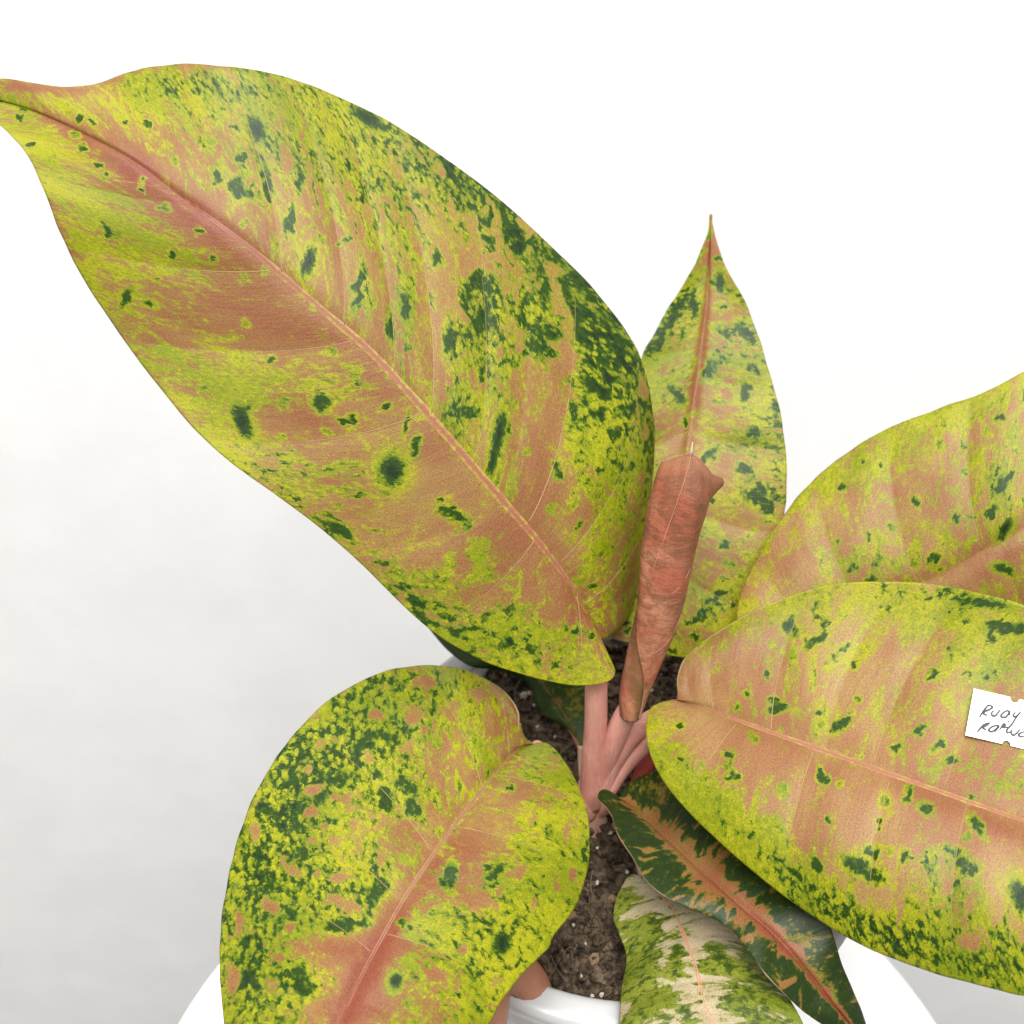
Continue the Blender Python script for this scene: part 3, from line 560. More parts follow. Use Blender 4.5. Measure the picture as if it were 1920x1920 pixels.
oE, sfE, gridE = make_leaf('leaf', E_mid, E_lo, E_up, [(0, .195), (.12, .203), (.25, .208), (.4, .213), (.55, .215), (1, .205)],
    [(0, .195), (.05, .190), (.15, .186), (.3, .184), (.5, .187), (.75, .192), (1, .205)], [(0, .195), (.05, .211), (.12, .224), (.22, .237), (.38, .244), (.6, .238), (1, .205)],
    M_leaf[3], seed=4, namp=1.3, mode='z', ns=380, nv=150, bow=(.2, .25), groove=-.0010, wave=(.002, 2, 1), vl=[.04, (.10, .8, 2), (.22, .9, 2.4), (.34, .85, 2), (.46, .85, 2.2), .6, .75, .88], vr=[.03, (.06, .8, 2), (.15, .85, 2.6), (.235, .8, 2), (.31, .85, 2.6), (.42, .8, 2), .6, .75],
    g0=-.68, gv=lambda S, Aa, X, Y: .60*Aa**2.5, sector=.30, aniso=.42, flecks=70, g=[(1400, 1270, 120, 60, -30, -.9), (1450, 1400, 140, 30, 20, -.6), (1700, 1500, 240, 50, 20, -.9), (1800, 1380, 120, 40, -20, -.7), (1330, 1400, 70, 50, 30, -1.0), (1440, 1480, 90, 50, 30, -.8), (1620, 1560, 90, 50, 50, -1.0), (1650, 1680, 60, 40, 30, -1.0), (1850, 1600, 140, 60, 30, -.5), (1290, 1260, 40, 60, 0, -1.2), (1560, 1310, 60, 30, -20, -.5), (1640, 1250, 90, 25, -30, -.9), (1820, 1770, 30, 18, 15, -2.2),
       (1300, 1480, 70, 40, 45, .9), (1420, 1600, 160, 50, 38, 1.7), (1650, 1750, 170, 50, 28, 1.8), (1850, 1800, 160, 60, 15, 1.8), (1800, 1650, 70, 60, 0, .6), (1700, 1130, 250, 40, 0, .9), (1850, 1180, 120, 60, 10, 1.1), (1500, 1180, 80, 40, -30, .6), (1540, 1270, 80, 30, -30, .5), (1560, 1360, 60, 30, -20, .8), (1540, 1470, 40, 30, 20, .5), (1250, 1390, 40, 50, 60, .8), (1640, 1640, 50, 40, 0, .9), (1800, 1270, 80, 40, -10, .5), (1770, 1400, 60, 25, -25, .5), (1400, 1530, 60, 40, 30, .4)],
    d0=-1.85, d=[(1480, 1640, 190, 30, 38, 1.1), (1640, 1740, 150, 45, 28, 1.3), (1860, 1780, 140, 70, 15, 1.5), (1800, 1640, 60, 60, 0, .9), (1800, 1115, 160, 16, 6, 1.1), (1880, 1180, 60, 24, 10, 1.0), (1640, 1130, 120, 30, 0, .5), (1500, 1180, 80, 30, -20, .8), (1540, 1270, 60, 25, -30, .6), (1620, 1630, 40, 25, 10, 1.1), (1560, 1350, 60, 30, -30, .6), (1300, 1430, 60, 30, 45, .5), (1420, 1480, 60, 30, 30, .5), (1700, 1250, 100, 50, 0, .3), (1860, 1260, 60, 30, 0, .4)],
    r=[(1560, 1460, 60, 20, 25, .5), (1290, 1280, 22, 40, 20, .5), (1760, 1500, 220, 30, 20, .30), (1880, 1560, 60, 20, 20, .5), (1600, 1400, 200, 22, 20, .25)],
    sp=[(1535, 1200, 22, 10, -30), (1570, 1360, 26, 9, -30), (1455, 1310, 14, 7, -15), (1460, 1327, 16, 7, -10), (1580, 1215, 14, 7, -30), (1725, 1368, 18, 7, -30), (1760, 1405, 16, 7, -25), (1685, 1402, 12, 6, -30), (1780, 1425, 14, 7, -20), (1365, 1418, 14, 8, 10), (1370, 1455, 14, 8, 0), (1468, 1485, 10, 12, 30), (1545, 1455, 10, 16, -10), (1640, 1595, 14, 12, 40), (1625, 1630, 32, 14, 15), (1735, 1520, 16, 9, 15), (1830, 1545, 22, 7, 60), (1700, 1500, 10, 6, 30), (1785, 1598, 14, 8, 0), (1810, 1628, 18, 14, 30), (1912, 1680, 14, 26, -20, 1), (1485, 1175, 18, 14, 0), (1495, 1640, 26, 6, 35), (1750, 1265, 14, 5, -25), (1885, 1180, 36, 10, 5), (1830, 1130, 50, 7, 6), (1660, 1500, 12, 12, 0), (1700, 1605, 12, 10, 0), (1460, 1610, 14, 5, 30), (1530, 1620, 16, 7, 40), (1600, 1245, 10, 5, 0), (1890, 1255, 10, 7, 0)],
    rib=M_rib_salmon, ribw=(12, 10, 5), veinmat=M_vein, label='broad leaf with a pink middle carrying the handwritten paper label')

# --- broad leaf in front of the pot, on the left
F_mid = [(1002, 1394), (968, 1408), (930, 1448), (880, 1512), (820, 1592), (760, 1682), (710, 1770), (668, 1850), (635, 1920), (590, 2040), (552, 2190), (525, 2350)]
F_up = [(996, 1391, 0), (981, 1382, .006), (972, 1362, .014), (969, 1335, .024), (952, 1305, .038), (920, 1278, .055), (880, 1259, .075), (838, 1250, .095), (790, 1248, .12), (730, 1256, .15), (680, 1275, .18), (620, 1311, .22), (560, 1366, .265), (510, 1432, .315), (470, 1505, .365), (444, 1582, .42), (424, 1662, .475), (414, 1742, .53), (412, 1822, .585), (418, 1900, .64), (427, 1965, .69), (445, 2080, .78), (480, 2220, .89), (525, 2350, 1)]
F_lo = [(1006, 1393, 0), (1022, 1392, .008), (1040, 1404, .02), (1062, 1432, .04), (1085, 1475, .07), (1100, 1520, .10), (1107, 1570, .14), (1104, 1622, .18), (1090, 1672, .225), (1066, 1720, .27), (1038, 1758, .31), (1030, 1775, .325), (1008, 1798, .35), (960, 1850, .41), (922, 1910, .47), (892, 1965, .53), (835, 2060, .63), (700, 2220, .84), (525, 2350, 1)]
make_leaf('leaf', F_mid, F_lo, F_up, [(0, .184), (.12, .197), (.3, .204), (.55, .205), (.8, .198), (1, .180)],
    [(0, .184), (.05, .184), (.15, .184), (.35, .186), (.6, .190), (1, .180)], [(0, .184), (.03, .196), (.1, .206), (.25, .205), (.45, .196), (.7, .19), (1, .180)],
    M_leaf[4], seed=5, namp=1.35, aniso=.75, sector=.25, mode='z', ns=380, nv=150, bow=(.22, .22), groove=-.0012, wave=(.002, 2.4, 2), vl=[.03, (.09, .7, 1.6), (.2, .7, 2), .3, (.42, .7, 2), .55, .7, .85], vr=[(.05, .75, 2), (.12, .7, 1.6), .19, (.26, .75, 2.2), (.36, .7, 1.6), (.46, .6, 1.6), .58, .7, .85],
    g0=.55, g=[(575, 1445, 14, 11, 0, -2.3), (690, 1420, 13, 20, 0, -2.3), (588, 1483, 15, 11, 0, -2.3), (640, 1500, 20, 13, 0, -2.3), (731, 1497, 13, 12, 0, -2.3), (586, 1524, 16, 9, 0, -2.3), (608, 1548, 9, 9, 0, -2.3), (665, 1547, 8, 8, 0, -2.3), (586, 1578, 16, 8, 0, -2.3), (624, 1575, 12, 10, 0, -2.3), (532, 1622, 14, 22, 0, -2.3), (560, 1640, 20, 8, 0, -2.3), (638, 1645, 22, 10, 0, -2.3), (595, 1642, 8, 7, 0, -2.3), (630, 1688, 20, 11, 0, -2.3), (660, 1705, 22, 9, 0, -2.3), (515, 1705, 10, 12, 0, -2.3), (547, 1742, 10, 9, 0, -2.3), (500, 1690, 8, 22, 0, -2.3), (700, 1340, 16, 10, 0, -2.3), (780, 1350, 18, 12, 0, -2.3), (850, 1330, 18, 12, 0, -2.3), (760, 1400, 14, 16, 0, -2.3), (870, 1780, 14, 10, 0, -2.3), (930, 1840, 12, 9, 0, -2.3), (1000, 1700, 9, 16, 0, -2.3), (1040, 1660, 8, 14, 0, -2.3), (1060, 1560, 10, 18, 0, -2.3), (1075, 1640, 8, 16, 0, -2.3), (820, 1830, 22, 12, 0, -2.3), (960, 1640, 26, 12, 0, -2.3), (900, 1690, 26, 18, 0, -2.3), (450, 1740, 8, 26, 0, -2.3), (440, 1850, 9, 30, 0, -2.3), (530, 1800, 10, 8, 0, -2.3), (480, 1560, 8, 20, 0, -2.3), (800, 1280, 20, 10, 0, -2.3), (900, 1300, 22, 14, 0, -2.3), (960, 1350, 50, 90, 0, -1.0), (830, 1420, 110, 50, -40, -.4), (800, 1500, 120, 50, -50, -.7), (900, 1560, 90, 60, -50, -1.3), (860, 1620, 80, 50, -30, -1.2), (640, 1780, 90, 35, -8, -2.3), (690, 1850, 90, 60, -55, -2.2), (720, 1760, 30, 120, 30, -1.9), (760, 1680, 60, 40, -40, -1.2), (650, 1900, 80, 40, 0, -1.6), (800, 1880, 50, 40, 0, -.9), (730, 1560, 60, 40, 0, -.7), (960, 1490, 60, 40, 0, -.8), (620, 1510, 40, 25, 0, -.6), (1060, 1500, 40, 60, 0, -.2), (660, 1620, 40, 30, 0, -.5), (880, 1690, 50, 40, 0, -.6),
       (560, 1600, 120, 200, 30, .6), (950, 1760, 120, 80, -40, .9), (600, 1420, 120, 100, -40, .5), (800, 1300, 130, 40, 0, .6), (1050, 1620, 50, 80, 0, .4)],
    d0=-1.3, d=[(500, 1620, 80, 200, 20, 1.15), (600, 1440, 130, 90, -40, 1.1), (760, 1500, 60, 70, 0, .8), (640, 1690, 90, 70, 0, 1.0), (740, 1370, 90, 50, 0, .7), (760, 1290, 150, 30, 0, .8), (890, 1640, 60, 30, 0, .5), (480, 1850, 60, 90, 0, .9), (580, 1850, 50, 50, 0, .8), (900, 1790, 90, 60, 0, .6), (870, 1700, 50, 60, 0, .5), (1000, 1500, 60, 60, 0, -.2), (970, 1730, 60, 40, 0, .4), (830, 1650, 30, 30, 0, .5), (740, 1720, 50, 25, 0, .5)],
    r=[(720, 1760, 26, 130, 32, .85), (690, 1850, 80, 50, -55, .75), (620, 1785, 70, 26, -8, .65), (870, 1590, 70, 40, -55, .5), (960, 1340, 30, 70, 0, .45), (850, 1480, 90, 30, -50, .3), (840, 1640, 60, 30, -60, .55), (650, 1910, 50, 30, 0, .5)],
    sp=[(938, 1770, 17, 20, 0, 1), (740, 1842, 10, 14, 10, 1), (760, 1475, 24, 14, 20), (725, 1500, 20, 22, 0), (775, 1515, 26, 12, 30), (705, 1675, 22, 20, 0), (660, 1735, 40, 9, 0), (570, 1840, 24, 20, 0), (640, 1470, 14, 14, 0), (845, 1640, 12, 24, 20), (920, 1635, 18, 12, 0), (970, 1800, 16, 8, -50), (730, 1385, 24, 9, 30), (955, 1478, 12, 8, 0), (1030, 1560, 9, 10, 0), (690, 1390, 18, 16, 0), (1098, 1600, 4, 20, 0), (765, 1735, 16, 9, 20), (500, 1660, 20, 14, 0), (560, 1600, 26, 12, 20)],
    dust=[(890, 1455, 40, 20, -50, 1.0), (830, 1360, 20, 14, 0, .9), (620, 1700, 60, 60, 0, .35), (800, 1630, 16, 10, -40, .8)],
    rib=M_rib_blush2, ribw=(11, 8, 4), veinmat=M_vein, label='broad leaf heavily speckled dark green, drooping over the front of the pot')

# --- dark green leaf with a pink middle
G_mid = [(1160, 1496), (1224, 1548), (1279, 1600), (1339, 1655), (1395, 1706), (1442, 1745), (1484, 1788), (1527, 1839), (1561, 1882), (1597, 1925), (1645, 1990)]
G_up = [(1163, 1494, 0), (1172, 1478, .012), (1190, 1460, .03), (1225, 1446, .06), (1270, 1455, .10), (1330, 1485, .17), (1400, 1535, .27), (1460, 1590, .37), (1512, 1650, .47), (1547, 1715, .57), (1566, 1766, .65), (1584, 1822, .74), (1605, 1870, .82), (1622, 1912, .89), (1645, 1990, 1)]
G_lo = [(1157, 1495, 0), (1150, 1487, .01), (1136, 1480, .022), (1124, 1484, .035), (1121, 1497, .05), (1134, 1511, .07), (1146, 1528, .09), (1155, 1556, .125), (1185, 1605, .19), (1211, 1650, .25), (1241, 1676, .30), (1280, 1698, .35), (1331, 1719, .41), (1369, 1741, .46), (1399, 1779, .52), (1433, 1822, .59), (1472, 1864, .67), (1510, 1899, .75), (1557, 1932, .84), (1605, 1968, .93), (1645, 1990, 1)]
make_leaf('leaf', G_mid, G_lo, G_up, [(0, .158), (.2, .167), (.5, .172), (.8, .162), (1, .145)], [(0, .158), (.06, .163), (.3, .173), (.6, .170), (1, .145)], [(0, .158), (.1, .168), (.3, .176), (.6, .173), (1, .145)],
    M_green, mode='z', seed=7, namp=1.9, aniso=.4, sector=.3, ns=260, nv=110, groove=-.0008, wave=(.0025, 2, 0), bow=(.15, .15), vl=[.15, .3, .45, .6, .75], vr=[.15, .3, .45, .6, .75],
    gv=lambda S, Aa, X, Y: 2.6*sstep(.03, .36, Aa)-1.30+blobs(X, Y, [(1230, 1490, 50, 30, 0, -1.2), (1360, 1620, 40, 30, 40, -.9), (1260, 1540, 40, 20, 0, -.5), (1470, 1780, 30, 20, 0, -.6), (1280, 1640, 30, 25, 0, -.6)]),
    dv=lambda S, Aa, X, Y: 2.3*sstep(.0, .25, Aa)+blobs(X, Y, [(1500, 1760, 40, 30, 40, -2.4), (1450, 1660, 30, 16, 30, -2.4), (1530, 1830, 30, 20, 40, -2.0), (1230, 1480, 40, 26, 0, -2.2), (1560, 1870, 20, 20, 0, -2)]), d0=-.9,
    r=[(1450, 1760, 100, 30, 45, .9), (1560, 1880, 60, 24, 50, .9), (1330, 1660, 60, 20, 40, .4)],
    rib=M_rib_orange, ribw=(8, 6, 4), ribs=(.01, .97), label='dark green leaf with a jagged orange and pink middle')

# --- cream and green leaf, lowest in front
H_mid = [(1195, 1640), (1225, 1665), (1258, 1696), (1284, 1758), (1305, 1817), (1322, 1882), (1339, 1930), (1375, 2030), (1425, 2160)]
H_l = [(1192, 1640, 0), (1180, 1640, .015), (1165, 1662, .04), (1153, 1692, .07), (1151, 1722, .11), (1160, 1748, .15), (1170, 1775, .20), (1173, 1805, .26), (1166, 1850, .34), (1160, 1911, .45), (1170, 1990, .60), (1240, 2085, .80), (1425, 2160, 1)]
H_r = [(1200, 1640, 0), (1240, 1655, .05), (1300, 1690, .13), (1369, 1738, .22), (1407, 1770, .28), (1442, 1817, .35), (1472, 1860, .42), (1493, 1894, .48), (1508, 1925, .53), (1530, 2000, .66), (1515, 2080, .82), (1425, 2160, 1)]
make_leaf('leaf', H_mid, H_l, H_r, [(0, .144), (.2, .153), (.5, .165), (.8, .165), (1, .15)], [(0, .144), (.1, .146), (.3, .154), (.5, .162), (1, .15)], [(0, .144), (.1, .148), (.3, .157), (.5, .162), (1, .15)],
    M_pale, mode='z', ns=220, nv=110, groove=-.0002, wave=(.002, 2, 1), bow=(.15, .2), vl=[(.1, .5, 1.6), (.25, .6, 1.6), .4, .6, .8], vr=[(.12, .5, 1.6), (.26, .6, 1.6), .4, .6, .8],
    seed=8, namp=1.5, aniso=.33, sector=.4, gv=lambda S, Aa, X, Y: .9*sstep(.04, .8, Aa)-.60, g=[(1225, 1740, 40, 80, 10, 1.3), (1215, 1850, 40, 60, 0, 1.5), (1180, 1790, 12, 70, 0, .6), (1360, 1750, 40, 70, -30, -1.3), (1240, 1820, 16, 60, 15, -.9), (1400, 1850, 60, 50, 40, .9), (1345, 1795, 14, 30, -35, .9), (1430, 1900, 60, 50, 0, .8), (1250, 1690, 40, 30, 0, -.8), (1270, 1790, 14, 30, 0, .8), (1290, 1900, 20, 40, 0, .6)],
    d0=-.85, d=[(1240, 1735, 24, 40, 10, .9), (1270, 1790, 12, 30, 15, 1.3), (1345, 1795, 10, 26, -35, 1.4), (1290, 1890, 16, 40, 10, 1.1), (1370, 1880, 30, 40, -40, .7), (1200, 1830, 30, 60, 0, .3), (1430, 1880, 40, 30, 0, .4)],
    rib=M_rib_blush, ribw=(10, 8, 5), veinmat=None, label='cream leaf streaked with olive green, lowest over the pot rim')

# --- dark leaf at the back, mostly under the largest one
I_mid = [(1092, 1402), (1062, 1346), (1030, 1300), (998, 1258), (945, 1212), (870, 1178), (772, 1146)]
I_l = [(1090, 1400, 0), (1078, 1380, .04), (1060, 1364, .10), (1032, 1349, .17), (1008, 1324, .24), (996, 1294, .31), (975, 1271, .38), (930, 1257, .46), (880, 1248, .56), (842, 1222, .68), (815, 1192, .80), (792, 1164, .92), (772, 1146, 1)]
I_r = [(1094, 1400, 0), (1102, 1360, .07), (1102, 1310, .17), (1090, 1250, .28), (1050, 1195, .40), (990, 1150, .55), (900, 1115, .75), (820, 1115, .92), (772, 1146, 1)]
make_leaf('leaf', I_mid, I_l, I_r, [(0, .152), (.3, .162), (.7, .170), (1, .166)], [(0, .152), (.3, .158), (.7, .166), (1, .166)], [(0, .152), (.3, .170), (.7, .175), (1, .166)],
    M_green_back, mode='z', seed=9, ns=140, nv=70, groove=-.0006, gv=lambda S, Aa, X, Y: 2.0*sstep(.0, .3, Aa)-.2, dv=lambda S, Aa, X, Y: 2.4+0*S+blobs(X, Y, [(1080, 1310, 22, 40, 0, -3.0), (1040, 1330, 14, 20, 0, -1.2)]), d0=-.5, vl=[.2, .4, .6, .8], vr=[.2, .4, .6, .8],
    rib=M_rib_orange, ribw=(8, 9, 4), ribs=(.004, .97), label='dark green leaf at the back under the largest leaf')

# --- rolled young leaf
ROLL = [(0, 1181, 1345, 22, .3745), (.06, 1185, 1310, 29, .3725), (.19, 1201, 1250, 37, .369), (.40, 1231, 1150, 50, .362), (.61, 1251, 1050, 57, .355), (.82, 1274, 950, 62, .348), (.93, 1284, 905, 59, .345), (1.0, 1287, 882, 50, .343)]
rh, rx, ry, rr, rt = map(np.array, zip(*ROLL)); rr = rr*.86
def roll_mesh():
    nh, nph = 150, 150; V = np.zeros((nh, nph, 3)); uvh = np.zeros((nh, nph, 2)); hs = np.linspace(0, 1, nh)
    ehi = pchip([0, .08, .2, .34, .48, .62, .8, 1], [-15, -40, -88, -140, -163, -176, -186, -196], hs)
    axis = at_t(np.array(1291.), np.array(882.), np.array(.343))-at_t(np.array(1181.), np.array(1345.), np.array(.3745)); alen = np.linalg.norm(axis); axis /= alen
    back = FWD-axis*np.dot(FWD, axis); back /= np.linalg.norm(back); rt_ = np.cross(back, axis); rt_ *= np.sign(rt_[0])
    for i, h in enumerate(hs):
        ph = 2*math.pi*1.32*np.arange(nph)/(nph-1); th = math.radians(ehi[i])+ph
        dg = np.degrees((th+math.pi) % (2*math.pi)-math.pi)
        # the top margin is not level: it hoods forward over the front and is drawn out to a corner on the right
        top = pchip([-180, -150, -120, -97, -70, -45, -22, -5, 15, 45, 100, 180], [.015, .045, .070, .082, .070, .045, .018, 0.0, -.030, -.040, .002, .015], dg)
        c = at_t(pchip(rh, rx, h), pchip(rh, ry, h), pchip(rh, rt, h)); R = pchip(rh, rr, h)*pchip(rh, rt, h)/F
        e = sstep(.62, 1, h); fl = .66*np.exp(-(np.abs(dg+6)/12)**1.4)*sstep(.82, 1, h)**1.8
        hood = .30*sstep(.84, 1, h)*np.exp(-((dg+95)/40)**2)
        wob = .05*np.sin(3*th+6*h)+.035*np.sin(9*h+2*th)+.02*np.sin(17*h+5*th)+.016*np.sin(11*th+9*h)*sstep(.15, .5, h)
        k = 1.0-.13*ph/(2*math.pi)+fl+wob-hood
        V[i] = c+(R*k)[:, None]*(np.cos(th)[:, None]*rt_+np.sin(th)[:, None]*back)+(e*top*alen)[:, None]*axis
        uvh[i] = np.stack([h*13+0*ph, ph*1.1+h*1.2], 1)
    idx = np.arange(nh*nph).reshape(nh, nph); q = np.stack([idx[:-1, :-1], idx[:-1, 1:], idx[1:, 1:], idx[1:, :-1]], -1).reshape(-1, 4)
    me = mesh('rolled_leaf', V.reshape(-1, 3), q); u = me.uv_layers.new(name='leaf'); li = np.zeros(len(me.loops), np.int32); me.loops.foreach_get('vertex_index', li)
    u.data.foreach_set('uv', uvh.reshape(-1, 2)[li].astype(np.float32).reshape(-1))
    a = me.attributes.new('turn', 'FLOAT', 'POINT'); a.data.foreach_set('value', np.tile(np.linspace(0, 1.32, nph), nh).astype(np.float32))
    hgt = me.attributes.new('height', 'FLOAT', 'POINT'); hgt.data.foreach_set('value', np.repeat(hs, nph).astype(np.float32))
    return me, V, ehi, (axis, back, rt_)
def roll_material():
    n = NT('rolled_leaf'); x = n.noise(n.uv('leaf', (.75, .42, 1)), 1.2, 5, .70, 1.2); y = n.noise(n.uv('leaf', (.8, .5, 1), (4, 2, 0)), .8, 4, .6); f = n.noise(n.uv('leaf', (4.5, 1.0, 1)), 2.0, 4, .65, .9)
    c = n.mix(n.step(y, .38, .62), (.37, .110, .062), (.46, .205, .120))
    c = n.mix(n.math('MULTIPLY', n.step(f, .45, .62), .50), c, (.22, .055, .032))
    c = n.mix(n.math('MULTIPLY', n.step(x, .46, .62), .62), c, (.135, .062, .026))
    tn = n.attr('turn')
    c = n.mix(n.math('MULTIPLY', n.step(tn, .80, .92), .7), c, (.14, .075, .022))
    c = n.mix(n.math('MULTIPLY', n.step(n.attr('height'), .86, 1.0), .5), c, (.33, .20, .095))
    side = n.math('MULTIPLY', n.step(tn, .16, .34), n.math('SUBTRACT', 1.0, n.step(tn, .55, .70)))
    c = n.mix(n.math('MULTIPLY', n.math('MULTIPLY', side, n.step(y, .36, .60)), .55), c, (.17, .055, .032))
    ln = n.step(n.noise(n.uv('leaf', (.25, 7, 1)), 1.6, 2, .5, .4), .56, .62)
    c = n.mix(n.math('MULTIPLY', n.math('MULTIPLY', ln, n.step(n.attr('height'), .55, .85)), .35), c, (.19, .08, .04))
    g = n.noise(n.uv('leaf', (1, 1, 1)), 16, 3, .7); c = n.mix(1.0, c, n.math('MULTIPLY_ADD', g, .95, .32), 'MULTIPLY')
    n.bump(f, .22, .0012)
    return n.set(Base_Color=c, Roughness=.5, Specular_IOR_Level=.25)
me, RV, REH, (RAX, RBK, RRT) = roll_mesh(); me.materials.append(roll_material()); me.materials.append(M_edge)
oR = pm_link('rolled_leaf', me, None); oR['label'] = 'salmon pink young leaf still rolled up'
so = oR.modifiers.new('thickness', 'SOLIDIFY'); so.thickness = .0005; so.offset = 0; so.material_offset_rim = 1
# the rolled leaf's own vein threads and pale midrib running up to its point
def roll_pt(h, deg, lift=.00022):
    """point on the outer turn of the roll"""
    nh, nph = RV.shape[:2]; i = int(round(h*(nh-1))); j = int(round(((deg-REH[i]) % 360)/(360*1.32)*(nph-1))); c = at_t(pchip(rh, rx, h), pchip(rh, ry, h), pchip(rh, rt, h))
    e = RV[i, j]-c; e = e-RAX*np.dot(e, RAX); return RV[i, j]+e/np.linalg.norm(e)*lift
for lst, wpx in (([(.52, -128), (.62, -121), (.74, -113), (.86, -104), (.95, -98), (1.0, -97)], 2.6), ([(.51, -85), (.54, -62), (.60, -38), (.68, -15), (.75, 2)], 1.7), ([(.27, -90), (.29, -68), (.33, -45), (.40, -22), (.47, -4)], 1.7)):
    pts = catmull(np.array([roll_pt(h, a, .0003) for h, a in lst]), 8); v_, f_ = tube(pts, np.linspace(wpx*.25, wpx*.42, len(pts))*.35/F, 6); pm_link('vein', mesh('vein', v_, f_), M_vein_rose, oR)
tp = roll_pt(1.0, -97, 0); v_, f_ = tube([tp-RAX*.001, tp+RAX*.0008, tp+RAX*.0022-RRT*.0002, tp+RAX*.0034-RRT*.0003], [.0007, .0005, .0003, .0001], 8); pm_link('leaf_tip', mesh('leaf_tip', v_, f_), M_pet_pale, oR)

# --- petioles and stem
def petiole(pts, rad, mat=M_pet, name='petiole', n=20, ridge=.045):
    p = np.array([P(x, y, z) for x, y, z in pts]); c = catmull(p, 10); k = np.linspace(0, 1, len(c)); r = pchip(np.linspace(0, 1, len(rad)), rad, k)*.001
    v_, f_ = tube(c, r, n); v_ = np.array(v_)
    for i in range(len(c)):          # shallow flutes and a slightly uneven girth
        q = v_[i*n:(i+1)*n]-c[i]; k_ = 1+ridge*np.cos(np.arange(n)*2*math.pi/n*3+.6+i*.02); v_[i*n:(i+1)*n] = c[i]+q*k_[:, None]
    return pm_link(name, mesh(name, v_, f_), mat)
petiole([(1112, 1560, .131), (1110, 1535, .136), (1108, 1505, .142), (1110, 1470, .150)], (6.2, 5.6, 5.6, 5.2), name='stem')
petiole([(1110, 1505, .143), (1112, 1440, .160), (1116, 1360, .181), (1117, 1290, .198), (1119, 1240, .207), (1120, 1212, .211)], (5.2, 4.6, 4.0, 3.8, 3.2, 2.0))
petiole([(1122, 1500, .143), (1132, 1450, .157), (1150, 1390, .174), (1170, 1345, .186), (1182, 1325, .1915)], (3.6, 3.7, 4.0, 3.9, 3.0))
petiole([(1125, 1490, .146), (1150, 1425, .163), (1186, 1375, .174), (1226, 1346, .1765), (1258, 1328, .1825), (1276, 1322, .187)], (3.8, 3.9, 3.8, 3.5, 2.8, 1.6))
petiole([(1132, 1490, .146), (1165, 1440, .158), (1205, 1398, .168), (1250, 1360, .177), (1340, 1280, .194), (1432, 1206, .208)], (3.6, 3.4, 3.2, 3.0, 2.8, 2.0))
petiole([(1104, 1520, .141), (1066, 1505, .149), (1030, 1465, .160), (1010, 1425, .171), (1008, 1398, .1795)], (4.4, 3.8, 3.4, 3.0, 2.2))
petiole([(1108, 1520, .140), (1098, 1470, .142), (1093, 1430, .146), (1091, 1398, .152)], (2.6, 2.2, 2.0, 1.6), M_pet_pale)
petiole([(1116, 1530, .138), (1132, 1518, .143), (1152, 1506, .148), (1174, 1512, .153)], (2.4, 2.2, 2.0, 1.4))
petiole([(1150, 1535, .133), (1180, 1570, .137), (1200, 1610, .140), (1208, 1648, .1425)], (2.8, 2.6, 2.4, 1.6), M_pet_pale)
# dull red sheath behind the petioles: a short folded scale
V = []; Fc = []; NU, NW = 16, 14
for i in range(NU):
    u = i/(NU-1); c = P(1185+75*u, 1455-62*u, .146+.022*u); wd = .0085*math.sin(math.pi*min(1, .25+.62*u))
    for k in range(NW):
        x = (k/(NW-1)-.5)*2; V.append(c+np.array([.35*x*wd, .5*x*wd, .55*x*wd])+np.array([0, -1, .6])*.0025*(1-x*x))
for i in range(NU-1):
    for k in range(NW-1): Fc.append((i*NW+k, i*NW+k+1, (i+1)*NW+k+1, (i+1)*NW+k))
o = pm_link('sheath', mesh('sheath', V, Fc), M_sheath); so = o.modifiers.new('thickness', 'SOLIDIFY'); so.thickness = .0008; o['label'] = 'dull red sheath behind the petioles'

# ------------------------------------------------------------------ paper label on the leaf
X, Y, W, N = gridE
def on_leaf(px, py):
    k = np.argmin((X-px)**2+(Y-py)**2); return W.reshape(-1, 3)[k], N.reshape(-1, 3)[k]
ax = np.array([94., 22.])/math.hypot(94, 22); ay = np.array([-16., 87.])/math.hypot(16, 87)
TL = np.array([1826., 1291.]); WL, HL = 158., 89.
pts0 = [TL+ax*(WL*u)+ay*(HL*v) for u in (.05, .5, .95) for v in (.08, .5, .92)]
cl = [on_leaf(*p) for p in pts0]; pc = np.mean([c[0] for c in cl], axis=0); pn = np.mean([c[1] for c in cl], axis=0); pn /= np.linalg.norm(pn)
lift = max(np.dot(c[0]-pc, pn) for c in cl)+.0005
def on_label(px, py, h=0.0):
    r = ray(np.array(px), np.array(py)); q = pc+pn*(lift+h); return CAM+r*(np.dot(q-CAM, pn)/np.dot(r, pn))
out = []
nt = .5
def lp(u, v): return TL+ax*u+ay*v
out.append(lp(0, 0))
for a in np.linspace(180, 0, 13): out.append(lp(WL*nt+8.5*math.cos(math.radians(a)), 8.5*math.sin(math.radians(a))))
out += [lp(WL, 0), lp(WL, HL)]
for a in np.linspace(0, 180, 13): out.append(lp(WL*nt+8*math.cos(math.radians(a)), HL-8*math.sin(math.radians(a))))
out.append(lp(0, HL))
top = [on_label(*p, .00015) for p in out]; bot = [on_label(*p, 0) for p in out]; n = len(out)
bm = bmesh.new(); vt = [bm.verts.new(p) for p in top]; vb = [bm.verts.new(p) for p in bot]
bm.faces.new(vt[::-1]); bm.faces.new(vb)
for i in range(n): bm.faces.new((vt[i], vt[(i+1) % n], vb[(i+1) % n], vb[i]))
bmesh.ops.triangulate(bm, faces=[f for f in bm.faces if len(f.verts) > 4]); bmesh.ops.recalc_face_normals(bm, faces=bm.faces[:])
me = bpy.data.meshes.new('label'); bm.to_mesh(me); bm.free()
